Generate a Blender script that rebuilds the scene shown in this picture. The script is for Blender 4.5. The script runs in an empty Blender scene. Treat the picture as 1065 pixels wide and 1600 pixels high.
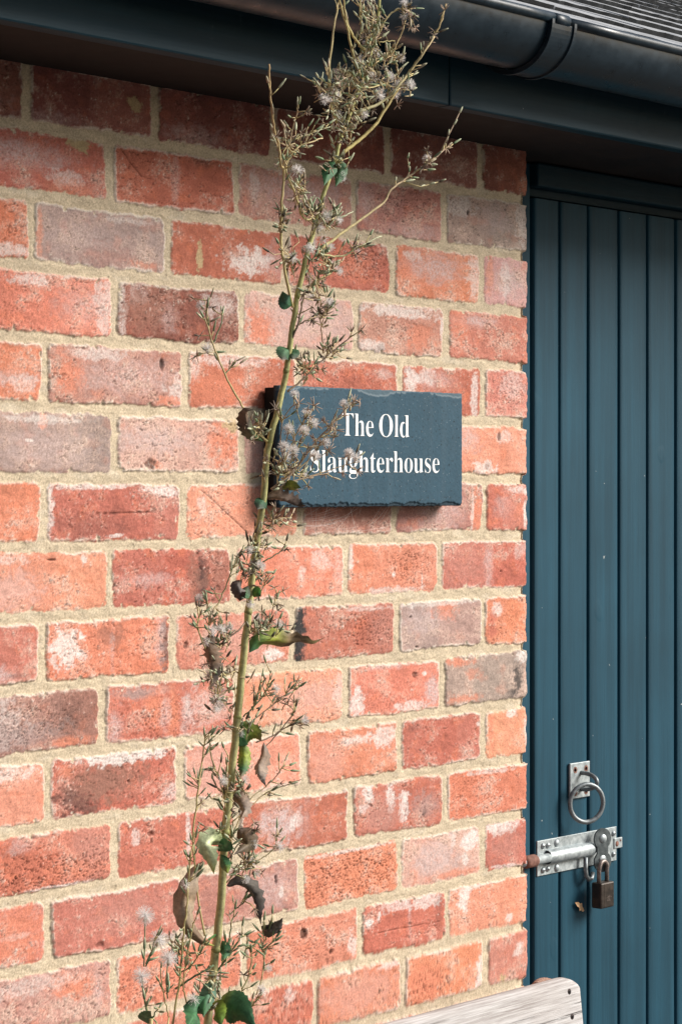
import bpy, bmesh, math, random
import numpy as np
from mathutils import Vector, Matrix, noise as mnoise

# ------------------------------------------------------------------ camera, world, sun, exposure
SC = bpy.context.scene
COL = SC.collection
PHI = math.radians(49.2)
FPX = 3772.0                       # focal length in pixels of the 1065 x 1600 frame
EYE = 1.6
FW = (math.sin(PHI), math.cos(PHI)); RT = (math.cos(PHI), -math.sin(PHI))
CX, CY = -3.157 * FW[0], -3.157 * FW[1]
cam = bpy.data.cameras.new('camera')
cam.sensor_fit = 'VERTICAL'; cam.sensor_height = 36.0
cam.lens = FPX / 1600 * 36.0
cam.shift_y = -43.0 / 1600.0
cam.clip_start = 0.05; cam.clip_end = 500
cam_o = bpy.data.objects.new('camera', cam); COL.objects.link(cam_o)
cam_o.location = (CX, CY, EYE)
cam_o.rotation_euler = (math.radians(90), 0, -PHI)
SC.camera = cam_o

SUN_AZ, SUN_EL = math.radians(137), math.radians(31)      # azimuth from +Y towards +X
w = bpy.data.worlds.new('World'); SC.world = w; w.use_nodes = True
nt = w.node_tree; bg = nt.nodes['Background']
sky = nt.nodes.new('ShaderNodeTexSky'); sky.sky_type = 'NISHITA'; sky.sun_disc = False
sky.sun_elevation = SUN_EL; sky.sun_rotation = SUN_AZ
sky.air_density = 1.0; sky.dust_density = 3.0; sky.ozone_density = 1.0
hs = nt.nodes.new('ShaderNodeHueSaturation'); hs.inputs['Saturation'].default_value = 0.8
nt.links.new(sky.outputs[0], hs.inputs['Color']); nt.links.new(hs.outputs[0], bg.inputs[0])
bg.inputs[1].default_value = 0.062
sl = bpy.data.lights.new('sun', 'SUN'); sl.energy = 3.4; sl.angle = math.radians(27); sl.color = (1.0, 0.96, 0.90)
so = bpy.data.objects.new('sun', sl); COL.objects.link(so)
sd = Vector((math.sin(SUN_AZ) * math.cos(SUN_EL), math.cos(SUN_AZ) * math.cos(SUN_EL), math.sin(SUN_EL)))
so.rotation_euler = (-sd).to_track_quat('-Z', 'Y').to_euler(); so.location = (0, -4, 6)
SC.view_settings.view_transform = 'Standard'; SC.view_settings.look = 'None'
SC.view_settings.exposure = 0.72; SC.view_settings.gamma = 1.0

# ------------------------------------------------------------------ helpers
def pt(x, y, yp):
    """the point of the vertical plane Y = yp seen at photo position x, y"""
    k = (x - 532.5) / FPX
    dx, dy = FW[0] + RT[0] * k, FW[1] + RT[1] * k
    t = (yp - CY) / dy
    return Vector((CX + t * dx, yp, EYE + t * (757.0 - y) / FPX))

def tag(o, label=None, cat=None, group=None, kind=None):
    if label: o['label'] = label
    if cat: o['category'] = cat
    if group: o['group'] = group
    if kind: o['kind'] = kind
    return o

def empty(name, loc, label, cat, group=None):
    o = bpy.data.objects.new(name, None); COL.objects.link(o); o.location = loc
    o.empty_display_size = 0.05
    return tag(o, label, cat, group)

def link(o, parent=None):
    COL.objects.link(o)
    if parent is not None:
        o.parent = parent
        chain = Vector((0, 0, 0)); p = parent
        while p is not None:
            chain += Vector(p.location); p = p.parent
        if o.type == 'MESH':                     # meshes are written in world coordinates
            o.location = -chain
    return o

class MB:
    """collects polygons (world coordinates), material slots and per-vertex colours into one mesh"""
    def __init__(s): s.v = []; s.f = []; s.m = []; s.c = []; s.sm = []
    def add(s, vs, fs, mat=0, col=(1, 1, 1), smooth=True):
        b = len(s.v)
        s.v += [tuple(p) for p in vs]
        if len(vs) and isinstance(col, list): s.c += col
        else: s.c += [col] * len(vs)
        for f in fs:
            s.f.append(tuple(i + b for i in f)); s.m.append(mat); s.sm.append(smooth)
    def box(s, lo, hi, mat=0, col=(1, 1, 1), bev=0.0):
        (x0, y0, z0), (x1, y1, z1) = lo, hi
        if bev <= 0:
            vs = [(x, y, z) for z in (z0, z1) for y in (y0, y1) for x in (x0, x1)]
            s.add(vs, [(0, 2, 3, 1), (4, 5, 7, 6), (0, 1, 5, 4), (2, 6, 7, 3), (0, 4, 6, 2), (1, 3, 7, 5)], mat, col, False)
            return
        bm = bmesh.new(); bmesh.ops.create_cube(bm, size=1)
        for v in bm.verts:
            v.co = Vector(((x0 + x1) / 2 + v.co.x * (x1 - x0), (y0 + y1) / 2 + v.co.y * (y1 - y0), (z0 + z1) / 2 + v.co.z * (z1 - z0)))
        bmesh.ops.bevel(bm, geom=bm.edges[:], offset=bev, segments=2, affect='EDGES', profile=0.5)
        bm.verts.ensure_lookup_table()
        s.add([v.co.copy() for v in bm.verts], [tuple(v.index for v in f.verts) for f in bm.faces], mat, col, False)
        bm.free()
    def tube(s, pts, rad, n=8, mat=0, col=(1, 1, 1), cap=True):
        pts = [Vector(p) for p in pts]
        if not isinstance(rad, (list, tuple)): rad = [rad] * len(pts)
        up = None; rings = []; vs = []; cl = []
        for i, p in enumerate(pts):
            d = (pts[min(i + 1, len(pts) - 1)] - pts[max(i - 1, 0)])
            if d.length < 1e-9: d = Vector((0, 0, 1))
            d.normalize()
            if up is None:
                up = d.orthogonal().normalized()
            else:
                up = (up - d * up.dot(d))
                up = up.normalized() if up.length > 1e-6 else d.orthogonal().normalized()
            sd_ = d.cross(up)
            for k in range(n):
                a = 2 * math.pi * k / n
                vs.append(p + (up * math.cos(a) + sd_ * math.sin(a)) * rad[i])
                cl.append(col[i] if isinstance(col, list) else col)
        fs = []
        for i in range(len(pts) - 1):
            for k in range(n):
                a, b = i * n + k, i * n + (k + 1) % n
                fs.append((a, b, b + n, a + n))
        if cap:
            fs.append(tuple(range(n - 1, -1, -1))); fs.append(tuple((len(pts) - 1) * n + k for k in range(n)))
        s.add(vs, fs, mat, cl)
    def lathe(s, c, axis, prof, n=20, mat=0, col=(1, 1, 1)):
        """prof: (distance along axis, radius)"""
        axis = Vector(axis).normalized(); u = axis.orthogonal().normalized(); v = axis.cross(u); c = Vector(c)
        vs = []; fs = []
        for (h, r) in prof:
            for k in range(n):
                a = 2 * math.pi * k / n
                vs.append(c + axis * h + (u * math.cos(a) + v * math.sin(a)) * max(r, 1e-5))
        for i in range(len(prof) - 1):
            for k in range(n):
                a, b = i * n + k, i * n + (k + 1) % n
                fs.append((a, b, b + n, a + n))
        fs.append(tuple(range(n - 1, -1, -1))); fs.append(tuple((len(prof) - 1) * n + k for k in range(n)))
        s.add(vs, fs, mat, col)
    def build(s, name, mats, parent=None, auto=None):
        me = bpy.data.meshes.new(name)
        me.from_pydata(s.v, [], s.f)
        if not isinstance(mats, (list, tuple)): mats = [mats]
        for m in mats: me.materials.append(m)
        me.polygons.foreach_set('material_index', s.m)
        me.polygons.foreach_set('use_smooth', s.sm)
        ca = me.color_attributes.new('col', 'FLOAT_COLOR', 'POINT')
        ca.data.foreach_set('color', np.array([(c[0], c[1], c[2], 1.0) for c in s.c], dtype=np.float32).ravel())
        me.update()
        o = bpy.data.objects.new(name, me)
        return link(o, parent)

def grid_mesh(name, V, nr, nc, colr, mats, parent=None, extra=None):
    """V: (nr*nc,3) array of a grid"""
    me = bpy.data.meshes.new(name)
    idx = np.arange(nr * nc).reshape(nr, nc)
    q = np.stack([idx[:-1, :-1], idx[:-1, 1:], idx[1:, 1:], idx[1:, :-1]], -1).reshape(-1, 4)
    me.vertices.add(nr * nc); me.vertices.foreach_set('co', V.astype(np.float32).ravel())
    me.loops.add(q.size); me.loops.foreach_set('vertex_index', q.ravel().astype(np.int32))
    me.polygons.add(len(q)); me.polygons.foreach_set('loop_start', np.arange(0, q.size, 4, dtype=np.int32))
    me.polygons.foreach_set('loop_total', np.full(len(q), 4, dtype=np.int32))
    me.polygons.foreach_set('use_smooth', np.ones(len(q), dtype=bool))
    ca = me.color_attributes.new('col', 'FLOAT_COLOR', 'POINT')
    ca.data.foreach_set('color', np.concatenate([colr, np.ones((len(colr), 1))], 1).astype(np.float32).ravel())
    if extra is not None:
        at = me.attributes.new('mortar', 'FLOAT', 'POINT'); at.data.foreach_set('value', extra.astype(np.float32))
    for m in (mats if isinstance(mats, (list, tuple)) else [mats]): me.materials.append(m)
    me.update(calc_edges=True); me.validate()
    o = bpy.data.objects.new(name, me)
    return link(o, parent)

# numpy gradient noise
def _h(ix, iy, seed):
    n = (ix.astype(np.int64) * 374761393 + iy.astype(np.int64) * 668265263 + seed * 974634777) & 0xFFFFFFFF
    n = ((n ^ (n >> 13)) * 1274126177) & 0xFFFFFFFF
    n = (n ^ (n >> 16)) & 0xFFFFFFFF
    return n
def pn(x, y, seed=0):
    x0 = np.floor(x); y0 = np.floor(y); fx = x - x0; fy = y - y0
    u = fx * fx * fx * (fx * (fx * 6 - 15) + 10); v = fy * fy * fy * (fy * (fy * 6 - 15) + 10)
    def g(ix, iy, dx, dy):
        a = _h(ix, iy, seed) * (2 * np.pi / 4294967296.0)
        return np.cos(a) * dx + np.sin(a) * dy
    n00 = g(x0, y0, fx, fy); n10 = g(x0 + 1, y0, fx - 1, fy); n01 = g(x0, y0 + 1, fx, fy - 1); n11 = g(x0 + 1, y0 + 1, fx - 1, fy - 1)
    return 1.5 * ((n00 * (1 - u) + n10 * u) * (1 - v) + (n01 * (1 - u) + n11 * u) * v)
def fbm(x, y, o=4, seed=0):
    a = 1.0; s = 0; t = 0
    for i in range(o):
        s = s + a * pn(x * 2 ** i + 17.3 * i, y * 2 ** i - 9.1 * i, seed + i * 13); t += a; a *= 0.55
    return s / t * 1.25
def sst(a, b, x):
    t = np.clip((x - a) / (b - a), 0, 1); return t * t * (3 - 2 * t)

# ------------------------------------------------------------------ materials
def mat(name):
    m = bpy.data.materials.new(name); m.use_nodes = True
    return m, m.node_tree, m.node_tree.nodes['Principled BSDF']
def nd(t, kind, **kw):
    n = t.nodes.new(kind)
    for k, v in kw.items():
        if k.startswith('_'): setattr(n, k[1:], v)
        else: n.inputs[k.replace('__', ' ')].default_value = v
    return n
def noise_tex(t, scale, detail=4, rough=0.6, stretch=None):
    co = nd(t, 'ShaderNodeTexCoord'); mp = nd(t, 'ShaderNodeMapping')
    if stretch: mp.inputs['Scale'].default_value = stretch
    t.links.new(co.outputs['Object'], mp.inputs[0])
    n = nd(t, 'ShaderNodeTexNoise', Scale=scale, Detail=detail, Roughness=rough)
    t.links.new(mp.outputs[0], n.inputs['Vector'])
    return n
def ramp(t, src, a, b, ca=(0, 0, 0, 1), cb=(1, 1, 1, 1)):
    r = nd(t, 'ShaderNodeValToRGB')
    r.color_ramp.elements[0].position = a; r.color_ramp.elements[1].position = b
    r.color_ramp.elements[0].color = ca; r.color_ramp.elements[1].color = cb
    t.links.new(src, r.inputs[0]); return r
def mix(t, fac, a, b, mode='MIX'):
    m = nd(t, 'ShaderNodeMix', _data_type='RGBA', _blend_type=mode)
    for s, v in ((0, fac), (6, a), (7, b)):
        if hasattr(v, 'links') or hasattr(v, 'is_linked'): t.links.new(v, m.inputs[s])
        else: m.inputs[s].default_value = v
    return m.outputs[2]
def bump(t, p, h, dist, strength=1.0, prev=None):
    b = nd(t, 'ShaderNodeBump', Strength=strength, Distance=dist)
    t.links.new(h, b.inputs['Height'])
    if prev is not None: t.links.new(prev.outputs[0], b.inputs['Normal'])
    t.links.new(b.outputs[0], p.inputs['Normal']); return b

def brick_material():
    m, t, p = mat('weathered_brick_and_mortar')
    a = nd(t, 'ShaderNodeAttribute', _attribute_name='col')
    mo = nd(t, 'ShaderNodeAttribute', _attribute_name='mortar')
    n = noise_tex(t, 420, 3, 0.7)
    r = ramp(t, n.outputs[0], 0.25, 0.75, (0.70, 0.70, 0.70, 1), (1.28, 1.28, 1.28, 1))
    c = mix(t, 1.0, a.outputs[0], r.outputs[0], 'MULTIPLY')
    t.links.new(c, p.inputs['Base Color'])
    p.inputs['Roughness'].default_value = 0.92
    p.inputs['Specular IOR Level'].default_value = 0.22
    n2 = noise_tex(t, 900, 4, 0.75)
    n3 = noise_tex(t, 190, 5, 0.7)
    b = bump(t, p, n3.outputs[0], 0.0009, 0.55)
    bump(t, p, n2.outputs[0], 0.0008, 0.6, b)
    return m
def vcol_material(name, rough=0.7, spec=0.3, nscale=300, var=0.25, trans=0.0, bumpd=0.0004):
    m, t, p = mat(name)
    a = nd(t, 'ShaderNodeAttribute', _attribute_name='col')
    n = noise_tex(t, nscale, 3, 0.6)
    r = ramp(t, n.outputs[0], 0.25, 0.75, (1 - var,) * 3 + (1,), (1 + var,) * 3 + (1,))
    c = mix(t, 1.0, a.outputs[0], r.outputs[0], 'MULTIPLY')
    t.links.new(c, p.inputs['Base Color'])
    p.inputs['Roughness'].default_value = rough; p.inputs['Specular IOR Level'].default_value = spec
    if bumpd: bump(t, p, n.outputs[0], bumpd, 0.8)
    return m
def painted_wood(name, base, rough=0.5, vertical=True):
    m, t, p = mat(name)
    st = (1, 1, 0.035) if vertical else (0.035, 1, 1)
    g = noise_tex(t, 230, 5, 0.65, st)
    g2 = noise_tex(t, 60, 4, 0.6, st)
    big = noise_tex(t, 5, 4, 0.6)
    c1 = tuple(x * 0.82 for x in base) + (1,); c2 = tuple(min(1, x * 1.2) for x in base) + (1,)
    r = ramp(t, g2.outputs[0], 0.3, 0.7, c1, c2)
    rb = ramp(t, big.outputs[0], 0.3, 0.7, (0.88, 0.88, 0.88, 1), (1.12, 1.12, 1.12, 1))
    c = mix(t, 1.0, r.outputs[0], rb.outputs[0], 'MULTIPLY')
    # chips and specks of bare pale wood / dust
    sp = noise_tex(t, 95, 2, 0.5)
    rs = ramp(t, sp.outputs[0], 0.775, 0.79)
    c = mix(t, rs.outputs[0], c, (0.30, 0.33, 0.33, 1))
    sc_ = noise_tex(t, 34, 5, 0.75, (1, 1, 0.3))
    rc = ramp(t, sc_.outputs[0], 0.68, 0.80, (0, 0, 0, 1), (0.4, 0.4, 0.4, 1))
    c = mix(t, rc.outputs[0], c, (0.14, 0.19, 0.22, 1))
    t.links.new(c, p.inputs['Base Color'])
    p.inputs['Roughness'].default_value = rough
    p.inputs['Specular IOR Level'].default_value = 0.16
    b = bump(t, p, g.outputs[0], 0.0007, 0.55)
    n3 = noise_tex(t, 40, 4, 0.6, st)
    b = bump(t, p, n3.outputs[0], 0.0007, 0.5, b)
    # knots and dents showing through the paint
    kn = noise_tex(t, 17, 1, 0.4, (1, 1, 0.6)); rk = ramp(t, kn.outputs[0], 0.70, 0.74); bump(t, p, rk.outputs[0], 0.0006, 0.6, b)
    return m
def simple(name, col, rough=0.5, metal=0.0, var=0.15, scale=60, bumpd=0.0003, spec=0.5, col2=None, lo=0.4, hi=0.65):
    m, t, p = mat(name)
    n = noise_tex(t, scale, 5, 0.65)
    if col2 is None:
        r = ramp(t, n.outputs[0], 0.3, 0.7, tuple(c * (1 - var) for c in col) + (1,), tuple(min(1, c * (1 + var)) for c in col) + (1,))
    else:
        r = ramp(t, n.outputs[0], lo, hi, tuple(col) + (1,), tuple(col2) + (1,))
    t.links.new(r.outputs[0], p.inputs['Base Color'])
    rr = ramp(t, n.outputs[0], 0.3, 0.7, (max(rough - .1, 0),) * 3 + (1,), (min(rough + .12, 1),) * 3 + (1,))
    t.links.new(rr.outputs[0], p.inputs['Roughness'])
    p.inputs['Metallic'].default_value = metal; p.inputs['Specular IOR Level'].default_value = spec
    if bumpd: bump(t, p, n.outputs[0], bumpd, 0.7)
    return m
def weathered_wood(name):
    m, t, p = mat(name)
    st = (0.05, 1, 1)
    g = noise_tex(t, 330, 5, 0.7, (0.03, 1, 1)); g2 = noise_tex(t, 85, 5, 0.6, (0.025, 1, 1)); big = noise_tex(t, 9, 4, 0.6, (0.4, 1, 1))
    r = ramp(t, g.outputs[0], 0.36, 0.62, (0.34, 0.315, 0.305, 1), (0.59, 0.58, 0.575, 1))
    rb = ramp(t, big.outputs[0], 0.35, 0.65, (0.80, 0.76, 0.74, 1), (1.08, 1.09, 1.10, 1))
    c = mix(t, 1.0, r.outputs[0], rb.outputs[0], 'MULTIPLY')
    rk = ramp(t, g2.outputs[0], 0.375, 0.40, (1, 1, 1, 1), (0, 0, 0, 1))
    c = mix(t, rk.outputs[0], c, (0.05, 0.035, 0.03, 1))
    t.links.new(c, p.inputs['Base Color']); p.inputs['Roughness'].default_value = 0.85
    p.inputs['Specular IOR Level'].default_value = 0.2
    b = bump(t, p, g.outputs[0], 0.0015, 0.7)
    inv = ramp(t, g2.outputs[0], 0.36, 0.42)
    bump(t, p, inv.outputs[0], 0.003, 0.8, b)
    return m

M = {}
M['brick'] = brick_material()
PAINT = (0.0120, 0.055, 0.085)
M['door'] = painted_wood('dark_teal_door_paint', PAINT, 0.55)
M['trim_shaded'] = painted_wood('shaded_teal_door_paint', tuple(c * .55 for c in PAINT), 0.55, False)  # same paint as the door, darkened to carry shade under gutter and eaves
M['gutter'] = simple('black_gutter_plastic', (0.010, 0.021, 0.031), 0.34, 0, 0.3, 45, 0.00004, 0.45)
M['slate'] = simple('roof_slate', (0.26, 0.27, 0.28), 0.55, 0, 0.4, 30, 0.002, 0.4, (0.44, 0.45, 0.46), 0.35, 0.62)
M['soffit'] = simple('dark_brown_soffit_board', (0.020, 0.017, 0.016), 0.8, 0, 0.35, 14, 0.0006, 0.2)  # even near-black brown over the whole soffit
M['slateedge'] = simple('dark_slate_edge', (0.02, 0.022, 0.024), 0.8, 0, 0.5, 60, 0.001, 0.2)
M['dark'] = simple('dark_void', (0.012, 0.013, 0.014), 0.9)
M['galv'] = simple('galvanised_steel', (0.27, 0.31, 0.325), 0.5, 0.5, 0.2, 120, 0.0002, 0.4, (0.43, 0.47, 0.48), 0.38, 0.62)
M['cast'] = simple('grey_cast_steel', (0.15, 0.17, 0.18), 0.45, 0.5, 0.2, 160, 0.0003, 0.5, (0.25, 0.275, 0.285), 0.38, 0.62)
M['hasp'] = simple('dull_grey_hasp', (0.075, 0.092, 0.098), 0.5, 0.4, 0.2, 160, 0.0003, 0.4, (0.13, 0.15, 0.155), 0.38, 0.62)
M['rust'] = simple('rusted_steel', (0.13, 0.06, 0.045), 0.8, 0.1, 0.3, 150, 0.0006, 0.3, (0.25, 0.13, 0.10), 0.35, 0.65)
M['bronze'] = simple('dark_bronze', (0.026, 0.020, 0.016), 0.42, 0.35, 0.3, 90, 0.0003, 0.5, (0.05, 0.035, 0.026), 0.4, 0.65)
M['shackle'] = simple('brown_shackle_steel', (0.16, 0.125, 0.11), 0.45, 0.5, 0.25, 200, 0.0003, 0.5, (0.30, 0.25, 0.23), 0.38, 0.62)
M['white'] = simple('white_lettering', (0.82, 0.83, 0.83), 0.6, 0, 0.04, 200, 0.0001, 0.3)
M['wood'] = weathered_wood('silvered_bench_wood')
M['screw'] = simple('dark_rusty_screw', (0.045, 0.03, 0.028), 0.7, 0.4, 0.4, 300, 0.0005)
M['rope'] = simple('brown_rope_fibre', (0.26, 0.14, 0.10), 0.9, 0, 0.4, 500, 0.001, 0.2, (0.50, 0.33, 0.26), 0.35, 0.65)
M['plant'] = vcol_material('plant_tissue', 0.62, 0.3, 260, 0.3)
M['slateface'] = vcol_material('blue_slate', 0.62, 0.18, 220, 0.12, 0, 0.0005)
M['backing'] = simple('black_backing', (0.006, 0.0065, 0.007), 0.75, 0, 0.3, 80, 0.0004, 0.2)
M['concrete'] = simple('dark_yard_paving', (0.085, 0.082, 0.078), 0.9, 0, 0.25, 6, 0.003, 0.2)

# pappus / cobweb: fine pale hairs
m, t, p = mat('white_seed_hair'); p.inputs['Base Color'].default_value = (0.84, 0.82, 0.80, 1); p.inputs['Roughness'].default_value = 0.8
nn = noise_tex(t, 80, 2); rr = ramp(t, nn.outputs[0], 0.3, 0.7, (0.74, 0.71, 0.69, 1), (0.90, 0.88, 0.87, 1)); t.links.new(rr.outputs[0], p.inputs['Base Color'])
tr = t.nodes.new('ShaderNodeBsdfTranslucent'); t.links.new(rr.outputs[0], tr.inputs[0])
mx = t.nodes.new('ShaderNodeMixShader'); mx.inputs[0].default_value = 0.5
t.links.new(p.outputs[0], mx.inputs[1]); t.links.new(tr.outputs[0], mx.inputs[2]); t.links.new(mx.outputs[0], t.nodes['Material Output'].inputs[0])
M['hair'] = m

# ------------------------------------------------------------------ ground
g = MB(); g.box((-14, -16, -0.4), (14, 14, 0.0)); o = g.build('ground', M['concrete']); tag(o, kind='structure')

# ------------------------------------------------------------------ the brick wall
XC = pt(825, 760, 0)[0]                       # outside corner of the wall
HD = 0.06                                     # door plane behind the wall face
WT = 0.22
SOFFIT = EYE + 0.477
def X(px): return pt(px, 757, 0)[0] * 1000
# class -> linear base colour
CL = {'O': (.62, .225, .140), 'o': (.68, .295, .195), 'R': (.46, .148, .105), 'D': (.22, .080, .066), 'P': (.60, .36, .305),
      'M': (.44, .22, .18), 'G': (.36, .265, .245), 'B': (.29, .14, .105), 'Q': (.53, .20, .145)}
PALE = {'O': .40, 'o': .42, 'R': .33, 'D': .26, 'P': .60, 'M': .50, 'G': .48, 'B': .26, 'Q': .52}
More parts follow.
